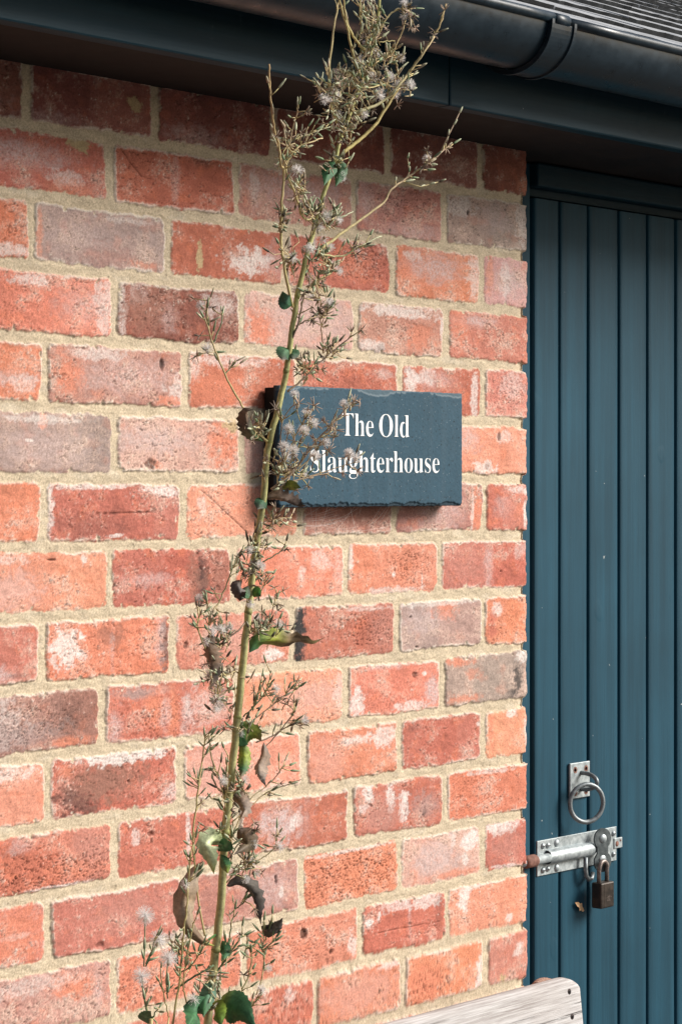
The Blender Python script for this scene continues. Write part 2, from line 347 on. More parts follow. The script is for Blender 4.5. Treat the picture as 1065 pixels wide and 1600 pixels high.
# each course: head joints (photo px), brick classes from the left, features per brick (index: list)
# feature: kind, u, v, half-width u, half-height v, amount     (u, v run 0..1 across / down the brick)
ROWS = {
 -6: ([43, 243, 428, 606, 750], 'DDDDDD', {0: [('l', .5, .8, .4, .2, .4)], 1: [('m', .86, .46, .06, .13, .9), ('l', .15, .9, .3, .12, .4)], 2: [('l', .3, .85, .3, .2, .5)], 5: [('o', .9, .8, .15, .25, .5)]}),  # top course all in the dark class: eaves shade put into its colour
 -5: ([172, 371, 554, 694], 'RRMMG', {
    0: [('l', .35, .40, .42, .28, .75), ('w', .72, .72, .14, .16, .6), ('m', .80, .02, .08, .22, 1.0), ('o', .75, .9, .2, .15, .5)],
    1: [('w', .5, .5, .04, .5, .35), ('c', .06, .05, .14, .30, 1), ('c', .14, .30, .22, .50, 1), ('c', .22, .5, .30, .52, .6), ('k', .75, .08, .12, .1, .5)], 2: [('l', .5, .4, .5, .35, .7), ('w', .12, .4, .05, .4, .5)],
    3: [('z', .5, .35, .5, .5, 1.0), ('l', .1, .4, .12, .4, .6), ('l', .7, .9, .4, .2, .6)], 4: [('w', .12, .2, .22, .22, .6), ('w', .92, .35, .1, .6, .6), ('l', .6, .3, .25, .4, .5), ('p', .25, .33, .02, .06, 1)]}),
 -4: ([51, 263, 446, 614, 753], 'OGRROP', {
    0: [('w', .8, .85, .25, .12, .8)], 1: [('l', .3, .5, .35, .3, .4), ('w', .7, .12, .2, .06, .5), ('o', .02, .5, .03, .5, .7), ('M', .6, .8, .3, .2, .4), ('O', .85, .88, .15, .1, .6)],
    2: [('w', .68, .62, .20, .26, .95), ('m', .24, .62, .025, .25, .9), ('l', .92, .6, .1, .4, .6)], 3: [('z', .75, .4, .35, .45, .8), ('O', .6, .5, .3, .4, .5)],
    4: [('l', .45, .35, .4, .35, .8), ('w', .95, .5, .10, .55, .7), ('O', .1, .6, .1, .4, .6), ('w', .2, .15, .1, .1, .6)], 5: [('l', .6, .5, .4, .4, .8), ('w', .45, .45, .14, .35, .6), ('o', .12, .4, .08, .4, .6)]}),
 -3: ([180, 378, 556, 697], 'ODPMQ', {
    0: [('w', .42, .13, .18, .12, .8), ('w', .95, .5, .08, .55, .7), ('z', .2, .5, .3, .5, .4), ('l', .8, .5, .2, .35, .5)],
    1: [('w', .02, .5, .04, .6, .7), ('w', .15, .2, .1, .25, .5), ('w', .85, .3, .16, .3, .6), ('B', .2, .5, .22, .5, .7), ('l', .4, .6, .08, .3, .5)],
    2: [('O', .12, .7, .16, .45, .9), ('l', .6, .4, .4, .4, .6)], 3: [('w', .5, .12, .5, .13, .85), ('w', .12, .88, .2, .14, .8), ('k', .25, .9, .06, .07, .35), ('z', .4, .5, .4, .3, .5), ('w', .98, .4, .02, .3, .9), ('O', .7, .6, .2, .3, .6)],
    4: [('l', .3, .2, .3, .15, .8), ('O', .12, .3, .12, .4, .6), ('z', .6, .5, .3, .3, .4)]}),
 -2: ([72, 291, 467, 626, 755], 'OMRRRQ', {
    0: [('w', .85, .7, .12, .2, .6), ('l', .6, .62, .4, .16, .6)], 1: [('w', .35, .12, .25, .12, .7), ('l', .6, .5, .45, .4, .6), ('O', .12, .5, .12, .4, .8), ('w', .96, .75, .08, .3, .7), ('O', .9, .9, .12, .1, .8), ('p', .84, .25, .015, .13, 1)],
    2: [('w', .45, .12, .35, .12, .7), ('w', .05, .2, .06, .3, .6), ('O', .3, .6, .3, .3, .5)], 3: [('z', .5, .5, .5, .5, .4), ('w', .85, .2, .1, .12, .5)],
    4: [('w', .1, .4, .08, .45, .9), ('w', .93, .6, .05, .5, .8), ('l', .4, .3, .3, .25, .6), ('w', .3, .2, .12, .2, .6)], 5: [('z', .5, .5, .5, .5, .6), ('w', .6, .35, .3, .3, .5)]}),
 -1: ([180, 378, 555, 697], 'GPPPo', {
    0: [('o', .48, .12, .03, .14, .9), ('w', .5, .1, .35, .07, .7), ('k', .9, .5, .14, .6, .25), ('l', .5, .6, .5, .4, .5), ('w', .37, .47, .03, .03, 1), ('O', .05, .5, .05, .2, .7)],
    1: [('O', .88, .5, .16, .5, .9), ('l', .3, .4, .35, .3, .7), ('p', .25, .88, .05, .12, .8), ('O', .28, .9, .06, .1, .9), ('m', .95, .12, .08, .15, .9)],
    4: [('w', .42, .88, .14, .16, .9), ('k', .46, .86, .05, .1, .4), ('w', .7, .2, .12, .12, .6), ('l', .2, .3, .2, .3, .7), ('p', .62, .2, .02, .1, .7)]}),
 0: ([70, 287, 471, 616, 757], 'ORoMMR', {
    0: [('w', .3, .6, .2, .2, .4)], 1: [('w', .85, .14, .20, .13, .95), ('w', .25, .05, .35, .06, .8), ('w', .01, .5, .03, .5, .8), ('p', .55, .53, .3, .015, .7), ('k', .3, .75, .3, .3, .25), ('w', .5, .93, .06, .03, .9)],
    2: [('p', .3, .5, .015, .02, .8), ('w', .13, .4, .04, .25, .6), ('c', .12, .1, .55, .95, 1)], 3: [('B', .7, .5, .4, .5, .7)], 4: [('l', .5, .6, .3, .4, .6), ('O', .92, .5, .08, .6, .9), ('w', .88, .5, .02, .5, .8), ('z', .3, .4, .3, .4, .4)],
    5: [('w', .7, .12, .3, .08, .8), ('w', .93, .6, .05, .4, .9), ('l', .35, .5, .2, .25, .5), ('O', .75, .5, .12, .4, .5)]}),
 1: ([173, 365, 540, 687], 'oROOR', {
    0: [('P', .25, .65, .28, .4, .8), ('w', .15, .1, .3, .1, .6), ('w', .83, .1, .03, .1, .9), ('p', .58, .12, .05, .02, 1)], 1: [('k', .75, .5, .065, .6, .85), ('B', .9, .5, .15, .6, .7), ('B', .68, .5, .06, .6, .7), ('l', .25, .55, .25, .15, .6)],
    2: [('w', .8, .3, .12, .22, .6), ('w', .6, .6, .04, .2, .6), ('w', .96, .5, .05, .5, .4)], 3: [('z', .7, .5, .3, .5, .8), ('w', .5, .95, .3, .08, .7), ('w', .5, .62, .02, .06, 1), ('w', .83, .75, .01, .13, 1), ('w', .02, .3, .03, .3, .8)],
    4: [('l', .52, .5, .06, .55, .7), ('p', .67, .65, .015, .03, 1), ('w', .9, .2, .1, .2, .5), ('M', .25, .5, .25, .5, .4)]}),
 2: ([67, 271, 457, 620, 754], 'QOQRGO', {
    0: [('l', .7, .85, .15, .15, .8), ('k', .85, .88, .1, .05, .4)], 1: [('w', .15, .45, .13, .4, 1), ('w', .28, .6, .06, .14, .9), ('w', .26, .25, .02, .1, 1), ('B', .5, .35, .12, .3, .6), ('k', .96, .5, .06, .5, .75), ('l', .92, .4, .06, .5, .7), ('l', .52, .5, .02, .5, .5), ('O', .4, .7, .12, .3, .8)],
    2: [('p', .08, .55, .02, .07, .8), ('w', .85, .85, .1, .12, 1), ('P', .6, .5, .3, .4, .5)], 3: [('k', .03, .5, .055, 1.0, 1.4), ('z', .75, .55, .3, .4, .9), ('w', .7, .08, .25, .05, .6), ('M', .9, .5, .12, .5, .5)],
    4: [('O', .55, .2, .15, .25, .8), ('l', .3, .4, .3, .3, .6), ('w', .5, .06, .4, .07, .7), ('p', .12, .3, .02, .03, 1), ('p', .2, .92, .025, .03, 1)], 5: [('w', .25, .25, .13, .15, .8), ('p', .85, .1, .02, .05, .8), ('R', .15, .6, .12, .3, .8)]}),
 3: ([160, 370, 540, 691], 'BRoOG', {
    0: [('w', .25, .45, .25, .4, .6), ('G', .4, .7, .35, .3, .7), ('O', .8, .9, .2, .1, .8), ('z', .4, .5, .6, .5, .7), ('k', .75, .4, .2, .4, .25)], 1: [('l', .06, .75, .07, .35, .8), ('G', .25, .15, .25, .12, .8), ('O', .38, .45, .12, .35, .9), ('O', .52, .6, .06, .5, .9), ('l', .62, .6, .06, .5, .7), ('l', .44, .55, .05, .35, .7), ('w', .8, .5, .2, .4, .5), ('z', .4, .7, .5, .4, .6)],
    2: [('P', .7, .5, .35, .4, .7), ('w', .95, .5, .06, .5, .5)], 3: [('w', .08, .75, .08, .3, .9), ('l', .92, .65, .1, .35, .9), ('w', .83, .28, .03, .06, 1), ('w', .7, .9, .2, .1, .8), ('p', .72, .28, .04, .06, .8), ('l', .35, .05, .25, .08, .7), ('z', .3, .75, .3, .2, .5)],
    4: [('k', .86, .6, .065, .4, .8), ('k', .78, .85, .06, .12, .5), ('O', .15, .12, .2, .12, .8), ('O', .3, .4, .1, .15, .5), ('w', .92, .1, .08, .12, .9), ('O', .2, .9, .2, .12, .7)]}),
 4: ([76, 283, 476, 624, 755], 'oRoORo', {
    0: [('w', .65, .12, .35, .18, .8), ('p', .5, .45, .03, .08, .6)], 1: [('k', .18, .72, .22, .4, .75), ('B', .42, .42, .4, .45, .95), ('w', .55, .05, .42, .13, 1), ('O', .1, .2, .09, .18, .6), ('p', .6, .5, .012, .04, 1), ('w', .95, .8, .08, .2, .7)],
    2: [('P', .2, .5, .25, .6, .6)], 3: [('w', .5, .25, .22, .1, .8), ('w', .85, .25, .16, .22, .8), ('P', .2, .6, .25, .5, .4)], 4: [('w', .97, .25, .03, .06, .9), ('k', .15, .15, .1, .08, .3), ('p', .55, .25, .04, .01, .7)], 5: [('w', .6, .06, .12, .1, .9), ('O', .1, .4, .08, .4, .8), ('w', .95, .5, .04, .35, .8)]}),
 5: ([179, 371, 548, 696], 'RRRRO', {
    0: [('z', .55, .7, .6, .35, 1.0), ('w', .6, .98, .25, .04, .9), ('l', .35, .15, .12, .15, .6), ('M', .85, .4, .15, .5, .5), ('O', .7, .7, .2, .2, .5)], 1: [('w', .15, .3, .05, .15, .7), ('w', .6, .5, .02, .5, .8), ('p', .27, .3, .03, .05, .8)],
    2: [('l', .35, .5, .24, .45, 1), ('w', .5, .45, .06, .2, .8), ('M', .58, .5, .08, .5, .5)], 3: [('w', .15, .2, .07, .25, 1), ('w', .4, .35, .06, .3, 1), ('w', .55, .55, .06, .35, 1), ('w', .08, .45, .05, .15, .9), ('M', .3, .65, .25, .4, .7), ('G', .8, .6, .2, .3, .6), ('k', .78, .75, .04, .12, .5)],
    4: [('z', .3, .5, .4, .4, .5), ('w', .5, .08, .3, .05, .7)]}),
 6: ([76, 286, 471, 625, 754], 'QRMOPR', {
    0: [('O', .75, .5, .3, .6, .7), ('w', .8, .5, .12, .06, .4)], 1: [('M', .6, .4, .4, .4, .5), ('p', .35, .9, .04, .05, .6)], 2: [('l', .75, .5, .25, .4, .6), ('w', .85, .6, .03, .12, .9), ('p', .8, .35, .012, .1, .9)],
    3: [('z', .5, .5, .6, .6, 1.6), ('w', .5, .03, .5, .04, .8)], 4: [('w', .87, .25, .12, .22, 1), ('w', .8, .6, .05, .14, .9), ('w', .65, .2, .04, .2, .7), ('l', .4, .45, .35, .4, .8), ('O', .65, .9, .35, .08, .7)], 5: [('w', .4, .1, .35, .14, 1), ('w', .5, .95, .3, .06, .8), ('M', .5, .5, .4, .4, .5)]}),
 7: ([180, 382, 563, 699], 'MOORo', {
    0: [('O', .75, .35, .2, .25, .9), ('w', .3, .2, .5, .15, .5), ('l', .9, .5, .04, .4, .7)], 1: [('z', .3, .6, .4, .4, .9)],
    2: [('p', .5, .27, .035, .13, 1.5), ('p', .75, .75, .02, .06, 1), ('z', .5, .5, .6, .5, .7), ('w', .95, .7, .04, .3, .8)], 3: [('w', .07, .35, .055, .14, 1.1), ('w', .18, .27, .03, .13, 1), ('w', .4, .12, .25, .12, .7), ('w', .75, .12, .2, .16, .8), ('p', .5, .6, .5, .012, .6), ('k', .93, .5, .05, .5, .25), ('l', .56, .5, .02, .5, .5)],
    4: [('w', .17, .3, .07, .3, 1), ('w', .75, .85, .05, .1, .9), ('w', .2, .05, .2, .07, .8)]}),
 8: ([102, 300, 493, 630, 759], 'OQROOQ', {
    2: [('z', .7, .4, .4, .4, .7), ('w', .8, .2, .06, .15, .7)], 3: [('P', .5, .5, .6, .5, .5), ('w', .9, .08, .15, .06, .8)], 4: [('z', .3, .7, .4, .4, .8), ('w', .96, .7, .07, .35, 1), ('O', .2, .6, .3, .4, .8)], 5: [('w', .75, .35, .14, .14, .8), ('m', .35, .95, .1, .12, .9)]}),
 9: ([180, 382, 570, 700], 'RQOQO', {}),
}
FEATCOL = {'w': (.72, .66, .62), 'l': (.54, .42, .40), 'k': (.045, .04, .04), 'o': CL['O'], 'm': (.46, .35, .20)}
FEATCOL.update({c: CL[c] for c in CL})

def masonry(sx, sz, xoff, rows, seed):
    """colour, relief and mortar mask for every grid point: sx (mm along the wall from the left), sz (mm height)"""
    S, Z = np.meshgrid(sx, sz); S = S.ravel(); Z = Z.ravel(); N = len(S)
    k = (EYE * 1000 - Z + (pn(S / 160.0, Z / 500.0, seed + 3) * 1.8 + pn(S / 45.0, Z / 300.0, seed + 4) * 0.7)) / 80.0 + 0.1
    c = np.floor(k).astype(int)
    fv = (k - c) * 80.0                                # mm below the middle of the bed joint above
    du = np.full(N, 1e3); bid = np.zeros(N, int); uu = np.zeros(N); vv = np.zeros(N); wid = np.zeros(N)
    jl = np.zeros(N)
    rng = random.Random(seed)
    info = {}
    for cc in range(c.min(), c.max() + 1):
        ii = np.nonzero(c == cc)[0]
        if not len(ii): continue
        if cc in rows:
            px, cl, ft = rows[cc]
            js = [X(p_) for p_ in px]; cls = list(cl); fts = dict(ft)
            js.append(XC * 1000 + 102 + 7)              # the return face, first perpend
            cls.append('R'); 
        else:
            st = XC * 1000 - (102 if cc % 2 == 0 else 217) + xoff
            js = [st, st + 225]; cls = [rng.choice('ORQMR'), rng.choice('ORQ'), 'R']; fts = {}
        nadd = 0
        while js[0] > sx[0] - 230:
            js.insert(0, js[0] - 222 - rng.uniform(-6, 6)); cls.insert(0, rng.choice('OORRQMoDPG')); nadd += 1
        while js[-1] < sx[-1] + 230:
            js.append(js[-1] + 222 + rng.uniform(-6, 6)); cls.append(rng.choice('OORRQMo'))
        js = np.array(js)
        wob = pn(Z[ii] / 40.0, np.full(len(ii), cc * 7.7), seed + 9) * 1.6
        s_ = S[ii] + wob
        b = np.searchsorted(js, s_)                     # brick index 0..len(js)
        L = np.where(b > 0, js[np.clip(b - 1, 0, len(js) - 1)], -1e5); R = np.where(b < len(js), js[np.clip(b, 0, len(js) - 1)], 1e5)
        du[ii] = np.minimum(s_ - L, R - s_)
        jl[ii] = np.where(s_ - L < R - s_, -1, 1)
        u_ = (s_ - L - 7) / np.maximum(R - L - 14, 1); uu[ii] = u_; vv[ii] = (fv[ii] - 7) / 66.0; wid[ii] = R - L
        # corner bricks: u is measured on the front face only
        last = (L < XC * 1000) & (R > XC * 1000)
        uu[ii] = np.where(last, (s_ - L - 7) / np.maximum(XC * 1000 - L - 7, 1), uu[ii])
        bid[ii] = (cc + 400) * 64 + b
        for q in range(len(js) + 1):
            key = (cc + 400) * 64 + q
            info[key] = (cls[q] if q < len(cls) else 'R', fts.get(q - nadd, []) if q >= nadd else [])
    # distance into the brick (mm), joints about 14 mm wide with uneven arrises
    en = fbm(S / 22.0, Z / 22.0, 4, seed + 20)
    en2 = fbm(S / 5.0, Z / 5.0, 3, seed + 21)
    keys, inv = np.unique(bid, return_inverse=True)
    rb = np.random.RandomState(seed + 5).rand(len(keys), 12)
    R_ = rb[inv]
    ju = 6.0 + 2.2 * pn(S / 90, Z / 90, seed + 30) + (R_[:, 0] - .5) * 1.6; jv = 6.6 + 2.0 * pn(S / 120, Z / 60, seed + 31) + (R_[:, 1] - .5) * 1.4
    ddu = du - ju; ddv = np.minimum(fv, 80 - fv) - jv
    rad = 5.0 + 5.0 * R_[:, 2]
    a = rad - ddu; b_ = rad - ddv
    d = np.where((a > 0) & (b_ > 0), rad - np.hypot(np.maximum(a, 0), np.maximum(b_, 0)), np.minimum(ddu, ddv))
    d = d + en * 3.0 + en2 * 1.5 - 5.0 * sst(.38, .62, fbm(S / 13.0 + 31, Z / 13.0, 3, seed + 22))
    inside = sst(-0.7, 0.9, d)
    # ---------------- brick colour
    base = np.zeros((N, 3)); pale = np.zeros(N); wr = np.zeros(N); pit = np.zeros(N)
    bigN = fbm(S / 60.0 + R_[:, 3] * 50, Z / 40.0 + R_[:, 4] * 50, 4, seed + 40)
    medN = fbm(S / 14.0, Z / 11.0, 4, seed + 41)
    finN = fbm(S / 4.0, Z / 4.0, 3, seed + 42)
    grain = fbm(S / 1.9, Z / 1.9, 2, seed + 43)
    for qi, key in enumerate(keys):
        cl, ft = info.get(key, ('R', []))
        rng2 = random.Random(int(key) * 7 + seed)
        f_ = 1 + rng2.uniform(-.07, .07)
        rows_ = np.nonzero(inv == qi)[0]
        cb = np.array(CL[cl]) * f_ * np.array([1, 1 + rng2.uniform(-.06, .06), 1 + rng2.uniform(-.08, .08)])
        colr = np.repeat(cb[None, :], len(rows_), 0)
        u, v = uu[rows_], vv[rows_]; S2, Z2 = S[rows_], Z[rows_]
        # kiss marks: the brick changes tone across soft vertical lines
        for _ in range(rng2.choice([1, 1, 2])):
            x0 = rng2.uniform(.2, .8); sg = rng2.choice([-1, 1]); am = rng2.uniform(.05, .20)
            mk = sst(-.015, .015, (u - x0) * sg + medN[rows_] * .02)
            tone = np.array(CL[rng2.choice('ORMQP')])
            colr = colr * (1 - (mk * am)[:, None]) + tone * (mk * am)[:, None]
        strk = fbm(S2 / 26.0 + key % 97, Z2 / 5.0, 3, seed + 44)
        colr *= (1 + .26 * bigN[rows_] + .16 * medN[rows_] + .10 * strk + .09 * grain[rows_])[:, None]
        hot = sst(.1, .6, fbm(S2 / 28.0 + key % 31, Z2 / 20.0, 3, seed + 45)) * .35
        colr = colr * (1 - hot[:, None]) + np.array((.66, .20, .105)) * f_ * hot[:, None] * (.5 if cl in 'DGB' else 1.0) + colr * hot[:, None] * (.5 if cl in 'DGB' else 0.0)
        pl = np.zeros(len(rows_))
        pa = PALE[cl]
        pl += sst(.15 - pa * .55, .75 - pa * .4, bigN[rows_] * .75 + medN[rows_] * .35 + finN[rows_] * .35 + grain[rows_] * .15) * (.40 + .5 * pa)
        colr = colr * (1 - pl[:, None]) + np.array((.60, .43, .35)) * pl[:, None]
        for fe in ft:
            kd, fu, fv_, ru, rv, am = fe
            if kd == 'c':
                tt = np.clip(((u - fu) * (ru - fu) + (v - fv_) * (rv - fv_)) / ((ru - fu) ** 2 + (rv - fv_) ** 2), 0, 1)
                dist = np.hypot((u - fu - tt * (ru - fu)) * 200, (v - fv_ - tt * (rv - fv_)) * 66)
                e = 1 - sst(.3, 1.4, dist + np.abs(medN[rows_]) * .8)
                pit[rows_] = np.maximum(pit[rows_], e * am * .8); continue
            rr_ = np.hypot((u - fu) / ru, (v - fv_) / rv)
            if kd == 'z':
                wr[rows_] = np.maximum(wr[rows_], (1 - sst(.4, 1.25, rr_ + .5 * bigN[rows_])) * am); continue
            if kd == 'p':
                e = (1 - sst(.5, 1.1, rr_ + .4 * medN[rows_] + .2 * finN[rows_])) * min(am, 1.2)
                pit[rows_] = np.maximum(pit[rows_], e); continue
            soft = .30 if kd in 'wm' else .7
            e = 1 - sst(1 - soft, 1 + soft * .3, rr_ + (.75 * medN[rows_] + .55 * finN[rows_] + .45 * bigN[rows_]))
            if kd in 'wl':                                # lime and salts lie in crumbs
                e = e * (.45 + .55 * sst(-.35, .15, finN[rows_] + .5 * grain[rows_] + (.5 if kd == 'w' else .35) * am - .3))
            e = np.clip(e * am * (.85 if kd == 'w' else 1), 0, 1)
            colr = colr * (1 - e[:, None]) + np.array(FEATCOL[kd]) * e[:, None]
        base[rows_] = colr
    # crumbs of lime, dark specks
    spk = sst(.52, .66, finN + .45 * medN + .5 * bigN - .12) * .6
    base = base * (1 - spk[:, None]) + np.array((.66, .55, .49)) * spk[:, None]
    dk = sst(.36, .56, fbm(S / 3.0 + 90, Z / 2.4 + 40, 3, seed + 50) + .5 * medN + .35 * bigN - .06) * .5
    base = base * (1 - dk[:, None] * .75)
    # wrinkles of the hand-thrown clay
    th = pn(S / 70.0, Z / 70.0, seed + 60) * 1.5 + (R_[:, 6] - .5) * 1.6
    ca, sa = np.cos(th * .5), np.sin(th * .5)
    p1 = S * ca + Z * sa; p2 = -S * sa + Z * ca
    rid = np.abs(fbm(p1 / 36.0, p2 / 6.0, 3, seed + 61)); cre = (1 - sst(.0, .07, rid)) * np.clip(wr * 1.2 + .35 * sst(.0, .5, medN + bigN), 0, 1.8)
    rnd = np.abs(fbm(S / 34.0 + 7, Z / 18.0, 4, seed + 62)); cre2 = (1 - sst(.0, .035, rnd)) * .8 * sst(.0, .4, bigN + medN * .5 + R_[:, 7] - .5)
    cre = np.clip(cre + cre2, 0, 1.5)
    base = base * (1 - .72 * np.clip(cre, 0, 1))[:, None] * (1 - .70 * np.clip(pit, 0, 1))[:, None]
    # lime rims left by pointing
    rim = (1 - sst(.3, 3.2, np.abs(d - 1.0) + 1.6 * medN + 1.2 * finN)) * sst(-.1, .35, bigN * .5 + medN * .6 + np.where(fv < 40, .22, 0.0) + (R_[:, 8] - .5) * .5)
    rimc = np.array((.70, .63, .54))
    base = base * (1 - (rim * .75)[:, None]) + rimc * (rim * .75)[:, None]
    # ---------------- mortar
    mo_n = fbm(S / 30.0, Z / 12.0, 4, seed + 70); sand = fbm(S / 1.7, Z / 1.7, 2, seed + 71)
    mcol = np.array((.53, .437, .312)) * (1 + .20 * mo_n + .26 * sand)[:, None]
    limew = sst(.15, .7, fbm(S / 55.0, Z / 18.0, 3, seed + 72) + .3 * finN)
    mcol = mcol * (1 - .35 * limew[:, None]) + np.array((.62, .55, .45)) * (.35 * limew)[:, None]
    mcol *= (1 - .5 * sst(.45, .75, fbm(S / 6.0, Z / 6.0, 3, seed + 73)))[:, None]
    colr = mcol * (1 - inside[:, None]) + base * inside[:, None]
    # ---------------- relief (metres, outward)
    off = (R_[:, 9] - .5) * 2.4 + (R_[:, 10] - .5) * 2.0 * (uu - .5) + (R_[:, 11] - .5) * 2.2 * (vv - .5)
    hb = off * .8 - 1.3 * np.exp(-np.clip(d, 0, 50) / 1.5) + .80 * medN + .36 * finN + .12 * grain + .5 * bigN - 2.0 * cre - 2.6 * pit - .5 * dk + .5 * spk + 1.0 * rim
    fromtop = np.where(fv < 40, fv * np.exp(-(fv / 9.0) ** 2), (fv - 80) * np.exp(-((80 - fv) / 9.0) ** 2))
    hm = -1.6 + 1.2 * mo_n + .60 * sand + .5 * en - .06 * fromtop - 1.5 * np.exp(-np.abs(d + 1.2) / .8) * sst(.15, .7, en + mo_n + R_[:, 5] - .5)
    h = hm * (1 - inside) + hb * inside
    return np.clip(colr, .008, .8), h / 1000.0, 1 - inside

def brick_wall():
    xl = -2.6
    x_f0 = X(-30); x_f1 = XC * 1000 - 4
    front = np.concatenate([np.arange(xl * 1000, x_f0 - 200, 9.0), np.arange(x_f0 - 200, x_f0, 3.0), np.arange(x_f0, x_f1, 1.45), [x_f1]])
    arc = np.linspace(0, math.pi / 2, 7)[1:]
    side = np.arange(5.0, WT * 1000 - 2, 3.0)
    zlo = (pt(0, 1615, 0)[2]) * 1000
    zs = np.concatenate([np.arange(0, zlo - 150, 9.0), np.arange(zlo - 150, zlo, 3.0), np.arange(zlo, SOFFIT * 1000 + 6, 1.25)])
    arcl = 4 * math.pi / 2
    s_arc = x_f1 + arc * 4.0; s_side = x_f1 + arcl + (side - 4.0)
    sx = np.concatenate([front, s_arc, s_side])
    # base profile: position and outward normal
    px = np.concatenate([front / 1000, (x_f1 + 4 * np.sin(arc)) / 1000, np.full(len(side), XC)])
    py = np.concatenate([np.zeros(len(front)), (4 - 4 * np.cos(arc)) / 1000, side / 1000])
    nx = np.concatenate([np.zeros(len(front)), np.sin(arc), np.ones(len(side))])
    ny = np.concatenate([-np.ones(len(front)), -np.cos(arc), np.zeros(len(side))])
    colr, h, mo = masonry(sx, zs, 0.0, ROWS, 11)
    nr, nc = len(zs), len(sx)
    H = h.reshape(nr, nc)
    # chipped arris
    zz = zs[:, None]; dc = np.abs(sx - (x_f1 + 3))[None, :]
    H = H - mo.reshape(nr, nc) * np.exp(-dc / 12.0) * .0085
    H = H - (np.exp(-dc / 7.0) * (1.6 + 2.6 * np.clip(pn(zz / 19.0, zz * 0 + 3.3, 77) + .4 * pn(zz / 6.0, zz * 0 + 1.3, 78), -.3, 1.2))) / 1000
    V = np.zeros((nr, nc, 3))
    V[:, :, 0] = px[None, :] + nx[None, :] * H; V[:, :, 1] = py[None, :] + ny[None, :] * H; V[:, :, 2] = zs[:, None] / 1000
    root = empty('brick_wall', (XC, 0, 0), 'weathered red brick wall with pale sandy mortar under the eaves', 'brick wall')
    grid_mesh('brick_face', V.reshape(-1, 3), nr, nc, colr, M['brick'], root, mo)
    k_ = MB(); k_.box((xl, 0.02, 0), (XC - 0.02, WT - 0.003, SOFFIT)); k_.build('core', M['concrete'], root)
brick_wall()
del_ = None

# ------------------------------------------------------------------ door, frame
DY = HD
XD0 = pt(832, 757, DY)[0]                     # hanging edge of the boards on the left
ZD1 = pt(832, 309, DY)[2]
BW = (pt(1055, 757, DY)[0] - pt(873.5, 757, DY)[0]) / 4.0
def dpt(x, y, dy=0.0): return pt(x, y, DY - dy)

frame = empty('door_frame', (XC, DY, 0), 'dark teal timber door frame in the brick opening', 'door frame')
XD1 = XD0 + 11 * BW
f = MB(); f.box((XC + 0.004, DY + .002, 0.0), (XD0 - 0.004, DY + 0.09, SOFFIT - .001), bev=.002); f.build('jamb', M['door'], frame)
f = MB(); f.box((XD1 + 0.004, DY + .002, 0.0), (XD1 + .09, DY + 0.09, SOFFIT - .001), bev=.002); f.build('jamb', M['door'], frame)
f = MB()
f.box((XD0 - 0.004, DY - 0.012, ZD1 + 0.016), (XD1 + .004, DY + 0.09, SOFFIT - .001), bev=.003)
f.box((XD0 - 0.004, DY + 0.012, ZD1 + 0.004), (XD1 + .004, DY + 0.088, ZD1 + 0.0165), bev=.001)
f.build('head', M['trim_shaded'], frame)
f = MB(); f.box((XD0 - .003, DY + .07, 0.01), (XD1 + .003, DY + .088, ZD1 + .006)); f.build('stop', M['dark'], frame)

door = empty('plank_door', (XD0, DY, 0), 'dark teal painted door of vertical boards beside the brick wall', 'door')
def plank_door():
    rng = random.Random(4)
    mb = MB()
    x = XD0
    edges = [XD0] + [pt(p_, 757, DY)[0] for p_ in (873.5, 918.5, 966.5, 1011, 1055)]
    while len(edges) < 12: edges.append(edges[-1] + BW)
    for i in range(11):
        a, b = edges[i], edges[i + 1]
        y = DY + rng.uniform(-.0008, .0008)
        g_ = 0.0029; ch = .0016
        prof = [(a + .0003, y + .016), (a + g_ * .5, y + .010), (a + g_, y + .0028), (a + g_ + ch * .45, y + .0009), (a + g_ + ch, y)]
        n = 8
        for q in range(1, n): prof.append((a + g_ + ch + (b - a - 2 * g_ - 2 * ch) * q / n, y + .00018 * math.sin(math.pi * q / n) * rng.uniform(-.6, .8)))
        prof += [(b - g_ - ch, y), (b - g_ - ch * .45, y + .0009), (b - g_, y + .0028), (b - g_ * .5, y + .010), (b - .0003, y + .016)]
        zs = [0.012] + [0.012 + (ZD1 - 0.012) * q / 24 for q in range(1, 24)] + [ZD1]
        vs = []; fs = []; m_ = len(prof)
        for z in zs:
            wv = .0007 * mnoise.noise(Vector((i * 3.1, z * 2.2, 0)))
            wx = .0007 * mnoise.noise(Vector((i * 7.1, z * 3.2, 5)))
            for (px_, py_) in prof: vs.append((px_ + wx, py_ + wv, z))
        for r in range(len(zs) - 1):
            for q in range(m_ - 1):
                s0 = r * m_ + q; fs.append((s0, s0 + 1, s0 + m_ + 1, s0 + m_))
        mb.add(vs, fs)
    mb.box((XD0 + .002, DY + .0155, .012), (XD1 - .002, DY + .045, ZD1 - .001))
    return mb.build('boards', M['door'], door)
plank_door()

def screw_head(mb, c, r=.0042, out=.0022, mat=0):
    c = Vector(c)
    mb.lathe(c, (0, -1, 0), [(0, r), (out * .35, r * .96), (out * .8, r * .6), (out, r * .12)], 14, mat)
    mb.box((c.x - r * .7, c.y - out - .0003, c.z - .0005), (c.x + r * .7, c.y - out * .8, c.z + .0005), 1)

